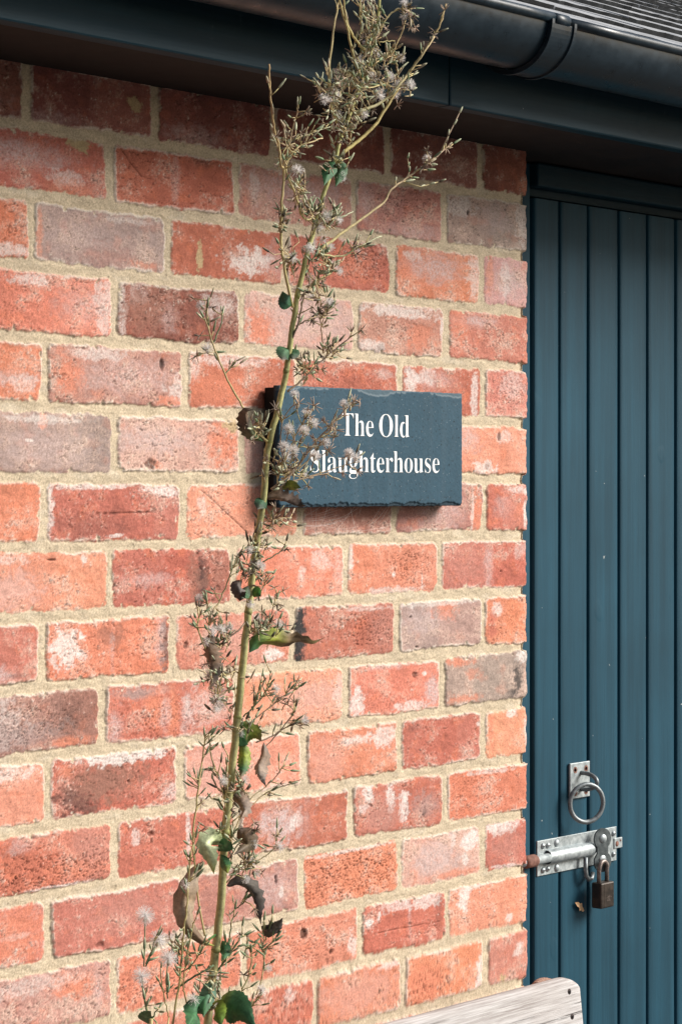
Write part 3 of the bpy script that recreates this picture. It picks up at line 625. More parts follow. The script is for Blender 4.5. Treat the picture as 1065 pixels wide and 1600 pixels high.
# ring pull
ring = empty('ring_pull', (0, 0, 0), None, None); ring.parent = door; ring.location = (0, 0, 0)
rp = dpt(902, 1219)
ring_base = MB()
a_, b_ = dpt(887, 1219), dpt(917.5, 1219)
zt, zb = rp.z + .0275, rp.z - .0265
ring_base.box((a_.x, DY - .0040, zb), (b_.x, DY - .0002, zt), bev=.0009)
for sx_ in (.25, .80):
    for sz_ in (.80, .16):
        c = Vector((a_.x + (b_.x - a_.x) * sx_, DY - .0040, zb + (zt - zb) * sz_))
        ring_base.lathe(c, (0, -1, 0), [(0, .0052), (.0003, .0050), (.0004, .0042), (-.0002, .002)], 14, 1)
bpy.data.objects.remove(ring)
plate = ring_base.build('handle_plate', [M['galv'], M['rust']], door)
xm = a_.x + (b_.x - a_.x) * .55
st = MB(); pts_ = []
for q in range(15):
    an = math.pi * q / 14
    pts_.append((xm, DY - .003 - .030 * math.sin(an) ** .8, rp.z - .001 + .0125 * math.cos(an)))
st.tube(pts_, .0034, 10); st.build('staple', M['cast'], door)
rc = dpt(915.5, 1255, .026)
al = math.radians(25); dv = Vector((math.cos(al), -math.sin(al), 0))
st = MB(); pts_ = [rc + dv * (.0285 * math.cos(2 * math.pi * q / 48)) + Vector((0, 0, .0285 * math.sin(2 * math.pi * q / 48))) for q in range(49)]
st.tube(pts_, .0036, 12, cap=False); st.build('pull_ring', M['cast'], door)

# barrel bolt with a figure-of-eight hasp plate
TL, BR = dpt(836.5, 1316), dpt(960, 1341)
x0, x1 = TL.x, BR.x
zc = dpt(838, 1341.5).z
zh = .0262
bolt = MB()
bolt.box((x0, DY - .0028, zc - zh), (x1, DY - .0002, zc + zh), bev=.0006)
W_ = x1 - x0
for (fx, fz, r) in ((.065, .68, .0045), (.125, .66, .0042), (.235, .70, .0060), (.065, -.70, .0045), (.125, -.68, .0042), (.235, -.72, .0060), (.955, .62, .0042), (.955, -.60, .0042)):
    c = Vector((x0 + W_ * fx, DY - .0028, zc + zh * fz))
    bolt.lathe(c, (0, -1, 0), [(0, r), (.0008, r), (.0024, r * .75), (.0034, r * .2)], 16, 0)
    if r < .0046: bolt.box((c.x - r * .55, c.y - .0037, c.z - .0005), (c.x + r * .55, c.y - .0030, c.z + .0005), 1)
bolt.build('bolt_plate', [M['galv'], M['screw']], door)
# pressed housing over the rod
hs_ = MB(); n = 12; vs = []; fs = []
xs = [x0 + W_ * .10, x0 + W_ * .115, x0 + W_ * .62, x0 + W_ * .66, x0 + W_ * .685]
rs = [.0105, .0108, .0108, .0100, .0050]
for i, x in enumerate(xs):
    for k in range(n + 1):
        an = math.pi * k / n
        vs.append((x, DY - .0028 - rs[i] * 1.15 * math.sin(an) ** .75, zc + rs[i] * math.cos(an) * 1.0))
for i in range(len(xs) - 1):
    for k in range(n): s0 = i * (n + 1) + k; fs.append((s0, s0 + 1, s0 + n + 2, s0 + n + 1))
hs_.add(vs, fs); hs_.build('bolt_housing', M['galv'], door)
rd = MB(); rd.tube([(x0 - .075, DY - .0085, zc), (x0 + .03, DY - .0085, zc)], .0068, 16); rd.build('bolt_rod', M['galv'], door)
# tab and drop staple
tb = MB(); c0 = dpt(954, 1316); c1 = dpt(967, 1327)
tb.box((x1 - .008, DY - .0045, zc - .0075), (x1 + .0135, DY - .0012, zc + .0085), bev=.0006)
tb.lathe((x1 - .001, DY - .0045, zc - .0005), (0, -1, 0), [(0, .0045), (.0006, .004), (.0008, .001)], 12, 1)
tb.lathe((x1 + .008, DY - .0045, zc + .004), (0, -1, 0), [(0, .002), (.0008, .0015)], 8, 1)
tb.build('bolt_tab', [M['galv'], M['rust']], door)
ds = MB(); c = dpt(914, 1348, .012)
pts_ = [(c.x, c.y, c.z + .008), (c.x, c.y, c.z - .010), (c.x + .002, c.y, c.z - .020), (c.x + .008, c.y, c.z - .0265), (c.x + .016, c.y, c.z - .0255), (c.x + .022, c.y + .002, c.z - .018)]
ds.tube(pts_, .0034, 10); ds.build('drop_staple', M['cast'], door)
# figure-of-eight plate standing off the bolt
al = math.radians(18); dv = Vector((math.cos(al), -math.sin(al), 0)); nv = Vector((-math.sin(al), -math.cos(al), 0))
pc1, pc2 = dpt(939.5, 1310.0, .017), dpt(939.0, 1346.0, .017)
def plate8():
    R = .0158
    mid = (pc1 + pc2) / 2; hh = (pc1.z - pc2.z) / 2
    out = []
    nseg = 40
    a0 = math.asin(min(.98, .45))
    for q in range(nseg + 1):
        an = -math.radians(50) + math.radians(280) * q / nseg
        out.append((R * math.cos(an), hh + R * math.sin(an)))
    for q in range(nseg + 1):
        an = math.radians(130) + math.radians(280) * q / nseg
        out.append((R * math.cos(an), -hh + R * math.sin(an)))
    # cut: keep the two lobes joined by a neck
    bm = bmesh.new()
    vs = [bm.verts.new(mid + dv * p_[0] + Vector((0, 0, p_[1]))) for p_ in out]
    fc = bm.faces.new(vs)
    bmesh.ops.recalc_face_normals(bm, faces=[fc])
    r = bmesh.ops.extrude_face_region(bm, geom=[fc])
    bmesh.ops.translate(bm, verts=[v for v in r['geom'] if isinstance(v, bmesh.types.BMVert)], vec=nv * .003)
    bmesh.ops.recalc_face_normals(bm, faces=bm.faces[:])
    bm.verts.ensure_lookup_table()
    mb = MB(); mb.add([v.co.copy() for v in bm.verts], [tuple(v.index for v in f_.verts) for f_ in bm.faces], 0, (1, 1, 1), False); bm.free()
    mb.lathe(pc1 + nv * .0030, nv, [(0, .0068), (.0008, .0064), (.0009, .0004)], 20, 1)
    mb.lathe(pc2 + nv * .0030 + Vector((0, 0, .0035)), nv, [(0, .0066), (.0004, .0064), (.00045, .0004)], 20, 1)
    # stand-off pin back to the plate
    mb.tube([mid - nv * .001, mid - nv * .014], .0055, 12)
    return mb.build('hasp_plate', [M['hasp'], M['galv']], door)
plate8()
# rusty keep on the jamb that takes the rod
kp = MB(); kp.tube([(x0 - .042, DY - .0085, zc), (x0 - .036, DY - .0085, zc), (x0 - .016, DY - .0085, zc), (x0 - .0125, DY - .0085, zc)], [.0080, .0095, .0095, .0080], 18)
kp.box((x0 - .045, DY - .004, zc - .02), (x0 - .034, DY + .003, zc + .02), bev=.001)
kp.build('bolt_keep', M['rust'], frame)

# padlock
pl_c = dpt(941.0, 1397.5, .024)
lockW, lockT, lockH = .0345, .0185, .039
lock = empty('padlock', (pl_c.x, pl_c.y, pl_c.z - lockH / 2), 'small dark brown padlock hanging from the galvanised door bolt', 'padlock')
b = MB(); b.box((pl_c.x - lockW / 2, pl_c.y - lockT / 2, pl_c.z - lockH / 2), (pl_c.x + lockW / 2, pl_c.y + lockT / 2, pl_c.z + lockH / 2), bev=.0022)
b.box((pl_c.x - lockW / 2 + .0075, pl_c.y - lockT / 2 - .0003, pl_c.z - lockH / 2 + .002), (pl_c.x - lockW / 2 + .0083, pl_c.y - lockT / 2 + .0008, pl_c.z + lockH / 2 - .002))
b.build('lock_body', M['bronze'], lock)
sh = MB(); pts_ = []
zt = pl_c.z + lockH / 2; hw = .0105
pts_.append((pl_c.x - hw, pl_c.y, zt - .004)); pts_.append((pl_c.x - hw, pl_c.y, zt + .018))
for q in range(1, 12):
    an = math.pi - math.pi * q / 12
    pts_.append((pl_c.x + hw * math.cos(an), pl_c.y - .001, zt + .020 + hw * 1.05 * math.sin(an)))
pts_.append((pl_c.x + hw, pl_c.y, zt + .018)); pts_.append((pl_c.x + hw, pl_c.y, zt - .004))
sh.tube(pts_, .0033, 12); sh.build('shackle', M['shackle'], lock)
# small worn stamp on the lock face (illegible in the photograph)
rng = random.Random(8); b = MB()
for r_, zz in ((0, -.0035), (1, -.0085)):
    for q in range(4 if r_ == 0 else 3):
        xx = pl_c.x - .003 + q * .0033
        b.box((xx, pl_c.y - lockT / 2 - .00035, pl_c.z + zz), (xx + .0022, pl_c.y - lockT / 2 + .0005, pl_c.z + zz + rng.uniform(.0004, .0008)))
        b.box((xx, pl_c.y - lockT / 2 - .00035, pl_c.z + zz + .0008), (xx + .0005, pl_c.y - lockT / 2 + .0005, pl_c.z + zz + .0030))
b.build('stamp', M['shackle'], lock)

# ------------------------------------------------------------------ eaves: fascia, soffit, gutter, slates
XE0, XE1 = -2.8, 5.2
FY = -0.188
eaves = empty('slate_roof', (XC, FY, SOFFIT), 'low pitched grey slate roof with dark teal fascia and soffit', 'roof')
jx = pt(702, 160, FY)[0]
f = MB(); f.box((XE0, FY, SOFFIT - .002), (jx - .0009, FY + .022, SOFFIT + .13), bev=.0025); f.build('fascia_board', M['trim_shaded'], eaves)
f = MB(); f.box((jx + .0009, FY, SOFFIT - .002), (XE1, FY + .0215, SOFFIT + .13), bev=.0025); f.build('fascia_board', M['trim_shaded'], eaves)
f = MB(); f.box((XE0, FY + .0225, SOFFIT + .001), (XE1, .14, SOFFIT + .016)); f.build('soffit', M['soffit'], eaves)
# slates
PITCH = math.radians(22.0)
cp, sp_ = math.cos(PITCH), math.sin(PITCH)
rng = random.Random(21)
EY, EZ = FY - .062, EYE + .579
ex = .195
sl_ = MB()
for r in range(30):
    x = XE0 + (-.12 if r % 2 else 0)
    while x < XE1:
        wd = rng.uniform(.235, .262)
        t0 = r * ex + rng.uniform(-.004, .004); lift = rng.uniform(0, .0012); th = rng.uniform(.006, .0085)
        nseg = 12
        vs = []; fs = []
        L = ex * 1.06
        for q in range(nseg + 1):
            xx = x + .001 + (wd - .002) * q / nseg
            jag = rng.uniform(-.003, .003)
            for (tt, hh) in ((t0 + jag, .003 + lift), (t0 + jag - .001, .003 + lift + th * rng.uniform(.85, 1.05)), (t0 + L, .0025), (t0 + L, 0.0)):
                vs.append((xx, EY + tt * cp - hh * sp_, EZ + tt * sp_ + hh * cp))
        for q in range(nseg):
            a = q * 4; b2 = a + 4
            fs += [(a, b2, b2 + 1, a + 1), (a + 1, b2 + 1, b2 + 2, a + 2), (a + 3, a, b2, b2 + 3) if False else (a, a + 3, b2 + 3, b2)]
        fs += [(0, 1, 2, 3), (nseg * 4 + 3, nseg * 4 + 2, nseg * 4 + 1, nseg * 4)]
        for fq in fs: sl_.add([], [], 0)
        b0 = len(sl_.v); sl_.add(vs, fs, 0, (1, 1, 1), False)
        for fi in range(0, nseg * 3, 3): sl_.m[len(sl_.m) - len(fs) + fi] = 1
        x += wd
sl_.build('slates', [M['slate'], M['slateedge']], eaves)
f = MB(); bx = []
f.add([(XE0, EY + .02 + 0 * cp, EZ - .004), (XE1, EY + .02, EZ - .004), (XE1, EY + 5.9 * cp, EZ + 5.9 * sp_ - .012), (XE0, EY + 5.9 * cp, EZ + 5.9 * sp_ - .012),
       (XE0, EY + .02, EZ - .03), (XE1, EY + .02, EZ - .03), (XE1, EY + 5.9 * cp, EZ + 5.9 * sp_ - .05), (XE0, EY + 5.9 * cp, EZ + 5.9 * sp_ - .05)],
      [(0, 1, 2, 3), (4, 7, 6, 5), (0, 4, 5, 1), (1, 5, 6, 2), (2, 6, 7, 3), (3, 7, 4, 0)], 0, (1, 1, 1), False)
f.build('roof_deck', M['dark'], eaves)

# half-round gutter with a union bracket
GR = .056; GY = FY - .0585; GZ = EYE + .577
gut = empty('gutter', (pt(875, 40, GY - GR)[0], GY, GZ - GR), 'black half round plastic gutter running under the slate edge', 'gutter')
def trough(xa, xb, R, dz, nm, lip=True):
    mb = MB(); n = 28; vs = []; fs = []
    xs_ = [xa + (xb - xa) * q / 40 for q in range(41)]
    prof = []
    for k in range(n + 1):
        an = math.pi + math.pi * k / n
        prof.append((GY + R * math.cos(an), GZ + dz + R * math.sin(an)))
    # back upstand, then inner face
    prof.append((GY + R, GZ + dz + .010)); prof.append((GY + R - .0022, GZ + dz + .010))
    for k in range(n, -1, -1):
        an = math.pi + math.pi * k / n
        prof.append((GY + (R - .0022) * math.cos(an), GZ + dz + (R - .0022) * math.sin(an)))
    for x in xs_:
        w_ = .0006 * mnoise.noise(Vector((x * 2.0, R * 10, 0)))
        for (y, z) in prof: vs.append((x, y, z + w_))
    m_ = len(prof)
    for i in range(len(xs_) - 1):
        for k in range(m_ - 1): s0 = i * m_ + k; fs.append((s0, s0 + 1, s0 + m_ + 1, s0 + m_))
    mb.add(vs, fs)
    mb.add([vs[k] for k in range(m_)], [tuple(range(m_ - 1, -1, -1))], 0, (1, 1, 1), False)
    mb.add([vs[-m_ + k] for k in range(m_)], [tuple(range(m_))], 0, (1, 1, 1), False)
    if lip:
        pts = [(x, GY - R + .0005, GZ + dz + .002) for x in xs_]
        mb.tube(pts, .0068, 14)
    return mb.build(nm, M['gutter'], gut)
gx = gut.location.x
trough(XE0, gx - .001, GR, .001, 'trough'); trough(gx + .001, XE1, GR, -.0008, 'trough')
def band():
    mb = MB(); n = 36
    for (xa, xb, r0, r1) in ((gx - .026, gx + .026, GR + .0006, GR + .0045), (gx - .026, gx - .021, GR + .004, GR + .0068), (gx + .021, gx + .026, GR + .004, GR + .0068)):
        vs = []; fs = []
        for k in range(n + 1):
            an = math.pi + math.pi * k / n
            for (x, r) in ((xa, r0), (xa, r1), (xb, r1), (xb, r0)): vs.append((x, GY + r * math.cos(an), GZ + r * math.sin(an)))
        for k in range(n):
            for q in range(4): a = k * 4 + q; b2 = k * 4 + (q + 1) % 4; fs.append((a, b2, b2 + 4, a + 4))
        fs += [(0, 1, 2, 3), (n * 4 + 3, n * 4 + 2, n * 4 + 1, n * 4)]
        mb.add(vs, fs, 0, (1, 1, 1), False)
    o_ = mb.build('union_bracket', M['gutter'], gut)
    c = MB()
    c.tube([(gx - .017, GY - GR + .0005, GZ + .0015), (gx - .0165, GY - GR + .0005, GZ + .0015), (gx + .0125, GY - GR + .0005, GZ + .0015), (gx + .013, GY - GR + .0005, GZ + .0015)], [.0070, .0082, .0082, .0070], 18)
    k = c.build('clip', M['gutter'], None); k.parent = o_; k.location = (0, 0, 0)
    return o_
band()

# ------------------------------------------------------------------ the slate sign
SY = -0.031
s_tl, s_tr, s_bl, s_br = pt(437, 604, SY), pt(722, 613.5, SY), pt(437, 795.5, SY), pt(722, 787, SY)
sx0, sx1 = s_tl.x, s_tr.x; sz1 = (s_tl.z + s_tr.z) / 2; sz0 = (s_bl.z + s_br.z) / 2
sign = empty('slate_sign', ((sx0 + sx1) / 2, -.002, sz0), 'dark blue slate house sign with white serif lettering on the brick wall', 'sign')
def slate():
    nc, nr = 380, 170
    xs = np.linspace(0, 1, nc); zs = np.linspace(0, 1, nr)
    U, Vv = np.meshgrid(xs, zs)
    Wm, Hm = (sx1 - sx0) * 1000, (sz1 - sz0) * 1000
    Xm, Zm = U * Wm, Vv * Hm
    # ragged outline
    eL = fbm(Zm / 9, Zm * 0 + 1, 4, 3) * 1.0; eR = fbm(Zm / 7, Zm * 0 + 5, 4, 4) * 1.3; eT = fbm(Xm / 8, Xm * 0 + 9, 4, 5) * 1.2; eB = fbm(Xm / 7, Xm * 0 + 2, 4, 6) * 1.6
    Xd = Xm + eL * (1 - U) ** 6 + eR * U ** 6; Zd = Zm + eB * (1 - Vv) ** 6 + eT * Vv ** 6
    dist_b = Zm; dist_t = Hm - Zm; dist_l = Xm; dist_r = Wm - Xm
    # conchoidal chips along the bottom edge, a shallow one along the top
    sc = 5.0 * np.abs(pn(Xm / 24.0, Xm * 0 + .5, 11)) ** .6 + 2.2 * np.abs(pn(Xm / 7.0, Xm * 0 + 3.5, 12)) + 1.0
    chip = 1 - sst(sc - 1.2, sc, dist_b)
    edge_line = np.exp(-((dist_b - sc) / .8) ** 2)
    st_ = 9.0 * np.clip(pn(Xm / 60.0, Xm * 0 + 8.5, 14) + .15, 0, 1) + 2.0 * np.abs(pn(Xm / 9.0, Xm * 0 + 6.5, 15)) + .4
    chip_t = 1 - sst(st_ - 1.5, st_, dist_t); line_t = np.exp(-((dist_t - st_) / .9) ** 2) * (st_ > 2)
    dl = 1.6 + 1.8 * np.abs(pn(Zm / 8.0, Zm * 0 + 4.5, 16)); chip_s = np.maximum(1 - sst(dl - 1, dl, dist_l), 1 - sst(dl * .8 - 1, dl * .8, dist_r))
    y = SY + (chip * (1.4 + .10 * np.clip(sc - dist_b, 0, 9)) + chip_t * .6 + chip_s * 1.0 + .10 * fbm(Xm / 40, Zm / 40, 3, 18)) / 1000
    base = np.array((.027, .068, .100)) * (1 + .13 * fbm(Xm / 45, Zm / 70, 4, 20) + .04 * pn(Xm / 9, Zm / 160, 22))[..., None]
    stain = sst(.1, .6, pn(Xm / 14, Zm / 400, 24) + .3 * fbm(Xm / 30, Zm / 50, 3, 25)) * .10
    base = base * (1 - stain[..., None]) + np.array((.10, .135, .16)) * stain[..., None]
    dust = sst(.74, .80, fbm(Xm / 2.5, Zm / 2.5, 2, 26)) * .6; base = base * (1 - dust[..., None]) + np.array((.30, .33, .34)) * dust[..., None]
    dk = sst(.60, .66, fbm(Xm / 3.5 + 40, Zm / 4.5, 2, 27)); base = base * (1 - .8 * dk[..., None])
    cb = np.array((.022, .034, .044)) * (1 + .5 * fbm(Xm / 4, Zm / 3, 3, 28))[..., None]
    base = base * (1 - chip[..., None] * .75) + cb * chip[..., None] * .75
    ct = np.array((.12, .165, .19)); base = base * (1 - .45 * chip_t[..., None]) + ct * .45 * chip_t[..., None]
    base = base * (1 - .5 * line_t[..., None]) + np.array((.22, .26, .28)) * .5 * line_t[..., None]
    base = base * (1 - .6 * edge_line[..., None]) + np.array((.012, .016, .02)) * .6 * edge_line[..., None]
    Vt = np.stack([sx0 + Xd / 1000, y, sz0 + Zd / 1000], -1)
    # add a rim that folds back round the slab
    def ring_back(V, c, yb):
        V = np.concatenate([V[:, :1].copy(), V, V[:, -1:].copy()], 1); c = np.concatenate([c[:, :1], c, c[:, -1:]], 1)
        V = np.concatenate([V[:1].copy(), V, V[-1:].copy()], 0); c = np.concatenate([c[:1], c, c[-1:]], 0)
        for sl2 in (np.s_[0], np.s_[-1]): V[sl2, :, 1] = yb; V[:, sl2, 1] = yb
        dk2 = np.array((.010, .012, .014))
        for sl2 in (np.s_[0], np.s_[-1]): c[sl2, :] = dk2; c[:, sl2] = dk2
        return V, c
    Vt, cc = ring_back(Vt, base, SY + .011)
    n1, n2 = Vt.shape[:2]
    return grid_mesh('slate_panel', Vt.reshape(-1, 3), n1, n2, np.clip(cc.reshape(-1, 3), .004, .8), M['slateface'], sign)
slate()
b = MB(); b.box((sx0 + .0012, SY + .0065, sz0 + .002), (sx1 - .0015, -.0035, sz1 - .002), bev=.0015); b.build('backing_board', M['backing'], sign)
def letters():
    def bold(s):
        return ''.join(chr(0x1D400 + ord(ch) - 65) if 'A' <= ch <= 'Z' else chr(0x1D41A + ord(ch) - 97) if 'a' <= ch <= 'z' else ch for ch in s)
    out = MB(); dg = bpy.context.evaluated_depsgraph_get()
    for (text, xa, xb, ybase, ytop) in (('The Old', 533.0, 638.5, 682.3, 647.0), ('Slaughterhouse', 484.0, 685.5, 738.3, 704.5)):
        cu = bpy.data.curves.new('lettering', 'FONT'); cu.body = bold(text); cu.offset = -.0140; cu.resolution_u = 6; cu.space_character = .96; cu.space_word = .8
        ob = bpy.data.objects.new('lettering', cu); COL.objects.link(ob)
        bpy.context.view_layer.update(); dg = bpy.context.evaluated_depsgraph_get()
        me = bpy.data.meshes.new_from_object(ob.evaluated_get(dg))
        co = np.array([v.co[:] for v in me.vertices]); x0_, x1_ = co[:, 0].min(), co[:, 0].max()
        A, B = pt(xa, ybase, SY), pt(xb, ybase, SY); cap = pt((xa + xb) / 2, ytop, SY).z - pt((xa + xb) / 2, ybase, SY).z
        zb_ = pt((xa + xb) / 2, ybase, SY).z
        kx = (B.x - A.x) / (x1_ - x0_); kz = cap / .676
        n0 = len(me.vertices)
        v1 = [(A.x + (c[0] - x0_) * kx, SY - .00055, zb_ + c[1] * kz) for c in co]
        v2 = [(a[0], SY + .0004, a[2]) for a in v1]
        fs = [tuple(p_.vertices) for p_ in me.polygons]
        cnt = {}
        for p_ in fs:
            for q in range(len(p_)):
                e = (p_[q], p_[(q + 1) % len(p_)]); cnt[e] = 1
        sides = [(e[1], e[0], e[0] + n0, e[1] + n0) for e in cnt if (e[1], e[0]) not in cnt]
        for q, hz in enumerate((0, .5, -.5, 1, -1)):
            out.add([(a[0], a[1] + .00004 * q, a[2] + hz * .006 * kz) for a in v1] + [(a[0], a[1], a[2] + hz * .006 * kz) for a in v2], fs + sides, 0, (1, 1, 1), False)
        bpy.data.objects.remove(ob); bpy.data.curves.remove(cu); bpy.data.meshes.remove(me)
    return out.build('lettering', M['white'], sign)
letters()

# ------------------------------------------------------------------ the bench end
BY = -0.13
br = pt(898, 1523, BY)
bl_x = pt(430, 1640, BY)[0]
bench = empty('garden_bench', ((br.x + bl_x) / 2, BY - .2, 0), 'silvery weathered wooden bench with its back rail against the brick wall', 'bench')
def rail(name, xa, xb, zb, zt_, yc, th, tilt, parent, seed):
    """a sawn board with worn, rounded edges; tilt leans its top back"""
    mb = MB(); n = 70; rng = random.Random(seed)
    h = zt_ - zb; r = min(th * .42, .011)
    prof = []
    for (cy, cz, a0) in ((-th / 2 + r, h - r, 180), (th / 2 - r, h - r, 90), (th / 2 - r, r, 0), (-th / 2 + r, r, -90)):
        for q in range(5):
            an = math.radians(a0 - 90 * q / 4.0); prof.append((cy + r * math.cos(an), cz + r * math.sin(an)))
    vs = []; fs = []; m_ = len(prof)
    xs = [0, .002, .006, .012] + [.012 + (xb - xa - .024) * q / n for q in range(1, n)] + [xb - xa - .012, xb - xa - .006, xb - xa - .002, xb - xa]
    for i, x in enumerate(xs):
        e = min(i, len(xs) - 1 - i); sh_ = (.986, .993, .997, .9995)[e] if e < 4 else 1.0
        topd = 0
        dd = xb - xa - x
        if dd < .035: topd = -.010 * (1 - dd / .035) ** 2.2           # the corner is worn round
        for (y, z) in prof:
            zz = h / 2 + (z - h / 2) * sh_ + topd * max(0, (z / h - .55) / .45)
            zz += .0011 * mnoise.noise(Vector((x * 9, y * 30, seed))) ; yy = y * sh_ + .0009 * mnoise.noise(Vector((x * 7, zz * 30, seed + 3)))
            vs.append((xa + x, yc + yy + (zz) * math.sin(tilt), zb + zz * math.cos(tilt)))
    for i in range(len(xs) - 1):
        for k in range(m_): a = i * m_ + k; b2 = i * m_ + (k + 1) % m_; fs.append((a, b2, b2 + m_, a + m_))
    fs.append(tuple(range(m_ - 1, -1, -1))); fs.append(tuple((len(xs) - 1) * m_ + k for k in range(m_)))
    mb.add(vs, fs)
    return mb.build(name, M['wood'], parent)
RH = .105; tl = math.radians(6.5)
rail('back_rail', bl_x, br.x, br.z - RH, br.z, BY - .006, .024, tl, bench, 1)
rail('back_rail', bl_x, br.x, br.z - RH * 2.25, br.z - RH * 1.25, BY - .021, .022, tl, bench, 2)
for (px, py) in ((888.5, 1549.5), (893, 1588.5)):
    sc_ = MB(); c = pt(px, py, BY - .02)
    zrel = (c.z - (br.z - RH)); yf = BY - .006 - .012 + zrel * math.sin(tl)
    c = pt(px, py, yf)
    sc_.lathe(c + Vector((0, .001, 0)), (0, -1, .1), [(0, .0044), (.0010, .0044), (.0018, .0036), (.0014, .001)], 14)
    sc_.lathe(c + Vector((0, -.0011, 0)), (0, -1, .1), [(0, .0018), (.0004, .0017)], 10, 1)
    sc_.build('screw', [M['screw'], M['dark']], bench)
for xx in (br.x - .045, bl_x + .045):
    p_ = MB()
    p_.box((xx - .022, BY + .014, 0), (xx + .022, BY + .060, br.z - .035), bev=.004); p_.build('back_post', M['wood'], bench)
    p_ = MB(); p_.box((xx - .022, BY - .46, 0), (xx + .022, BY - .415, .415), bev=.004); p_.build('leg', M['wood'], bench)
    p_ = MB(); p_.box((xx - .02, BY - .414, .34), (xx + .02, BY + .013, .415), bev=.003); p_.build('seat_rail', M['wood'], bench)
for q in range(5):
    y = BY - .455 + q * .085
    p_ = MB(); p_.box((bl_x + .01, y, .4165), (br.x - .01, y + .074, .437), bev=.003); p_.build('seat_slat', M['wood'], bench)

# rope looped over the post behind the rail
r0, r1 = pt(833, 1537, BY + .040), pt(868, 1524, BY + .040)
rope = empty('rope', ((r0.x + r1.x) / 2, BY + .04, br.z - .012), 'short length of twisted brown rope lying behind the bench rail', 'rope')
rb_ = MB()
cen = []
for q in range(41):
    tt = q / 40
    x = r0.x - .004 + (r1.x - r0.x + .004) * tt
    z = br.z - .0245 + .0115 * math.sin(math.pi * min(1, .18 + tt * .80)) ** .8 - (.014 * max(0, .12 - tt) / .12)
    cen.append(Vector((x, BY + .036 + .006 * math.sin(tt * 3), z)))
for s_ in range(3):
    pts_ = []
    for q, c in enumerate(cen):
        an = q * .55 + s_ * 2 * math.pi / 3
        pts_.append(c + Vector((0, math.cos(an), math.sin(an))) * .0036)
    rb_.tube(pts_, .0031, 8)
rb_.build('rope_strands', M['rope'], rope)

# ------------------------------------------------------------------ the tall dried weed
STEM_G, STEM_Y, STEM_D = (.30, .31, .10), (.50, .43, .20), (.48, .37, .20)
BUD_G, BUD_P, BUD_D, BUD_B = (.15, .22, .115), (.44, .45, .30), (.085, .06, .042), (.36, .26, .18)
LEAF_G, LEAF_Y, LEAF_B, LEAF_K, LEAF_P = (.035, .105, .040), (.26, .30, .05), (.17, .105, .065), (.055, .042, .034), (.42, .47, .26)
def ypl(y): return -.255 - .115 * (1 - y / 1600.0)
prng = random.Random(77)
def pp(x, y, j=0.0): return pt(x, y, ypl(y) + j)
root_top = pp(324, 1606)
base_pt = Vector((root_top.x - .10, ypl(1600) - .02, 0))
plant = empty('tall_weed', base_pt, 'tall dried weed with fluffy seed heads growing in front of the brick wall', 'weed')

def smooth_path(pts, n=6):
    """Catmull-Rom through the points"""
    P_ = [pts[0] * 2 - pts[1]] + pts + [pts[-1] * 2 - pts[-2]]
    out = []
    for i in range(1, len(P_) - 2):
        a, b, c, d = P_[i - 1], P_[i], P_[i + 1], P_[i + 2]
        for q in range(n):
            t_ = q / n
            out.append(.5 * ((2 * b) + (c - a) * t_ + (2 * a - 5 * b + 4 * c - d) * t_ ** 2 + (3 * b - a - 3 * c + d) * t_ ** 3))
    out.append(pts[-1].copy()); return out
def rvec(s=1.0):
    while True:
        v = Vector((prng.uniform(-1, 1), prng.uniform(-1, 1), prng.uniform(-1, 1)))
        if .05 < v.length < 1: return v.normalized() * s
def lerp(a, b, t): return tuple(a[i] + (b[i] - a[i]) * t for i in range(3))
def bud(mb, p, d, L=.011, r=.0019, col=BUD_G, tip=BUD_P):
    d = d.normalized()
    mb.tube([p, p + d * L * .15, p + d * L * .45, p + d * L * .8, p + d * L], [r * .45, r * .95, r, r * .72, r * .3], 6, 0, [col, col, lerp(col, tip, .4), tip, tip])
def burst(mb, p, d, L=.0085, n=7, col=BUD_B):
    """spent head: reflexed bracts"""
    d = d.normalized()
    for q in range(n):
        v = (d * prng.uniform(-.15, .9) + rvec(.9)).normalized()
        mb.tube([p, p + v * L * .6, p + v * L], [.0006, .0005, .0002], 4, 0, lerp(col, (.5, .40, .32), prng.random() * .6))
def fluff(mb, p, R=.0085, n=46, d=None):
    n = int(n * 2.4)
    for q in range(n):
        v = rvec()
        if d is not None: v = (v * .8 + d).normalized()
        l = R * prng.uniform(.75, 1.08); s = rvec(.00019); e = p + v * l
        b = len(mb.v)
        mb.add([p + s, p - s, e - s * .8, e + s * .8], [(0, 1, 2, 3)], 1, (.8, .8, .8))
        if prng.random() < .8:                      # parachute crown
            for _ in range(3):
                k = (rvec(.7) + v * .4) * R * .26
                mb.add([e + s, e - s, e + k], [(0, 1, 2)], 1, (.8, .8, .8))
def wood_col(t_, a, b): return lerp(a, b, t_)

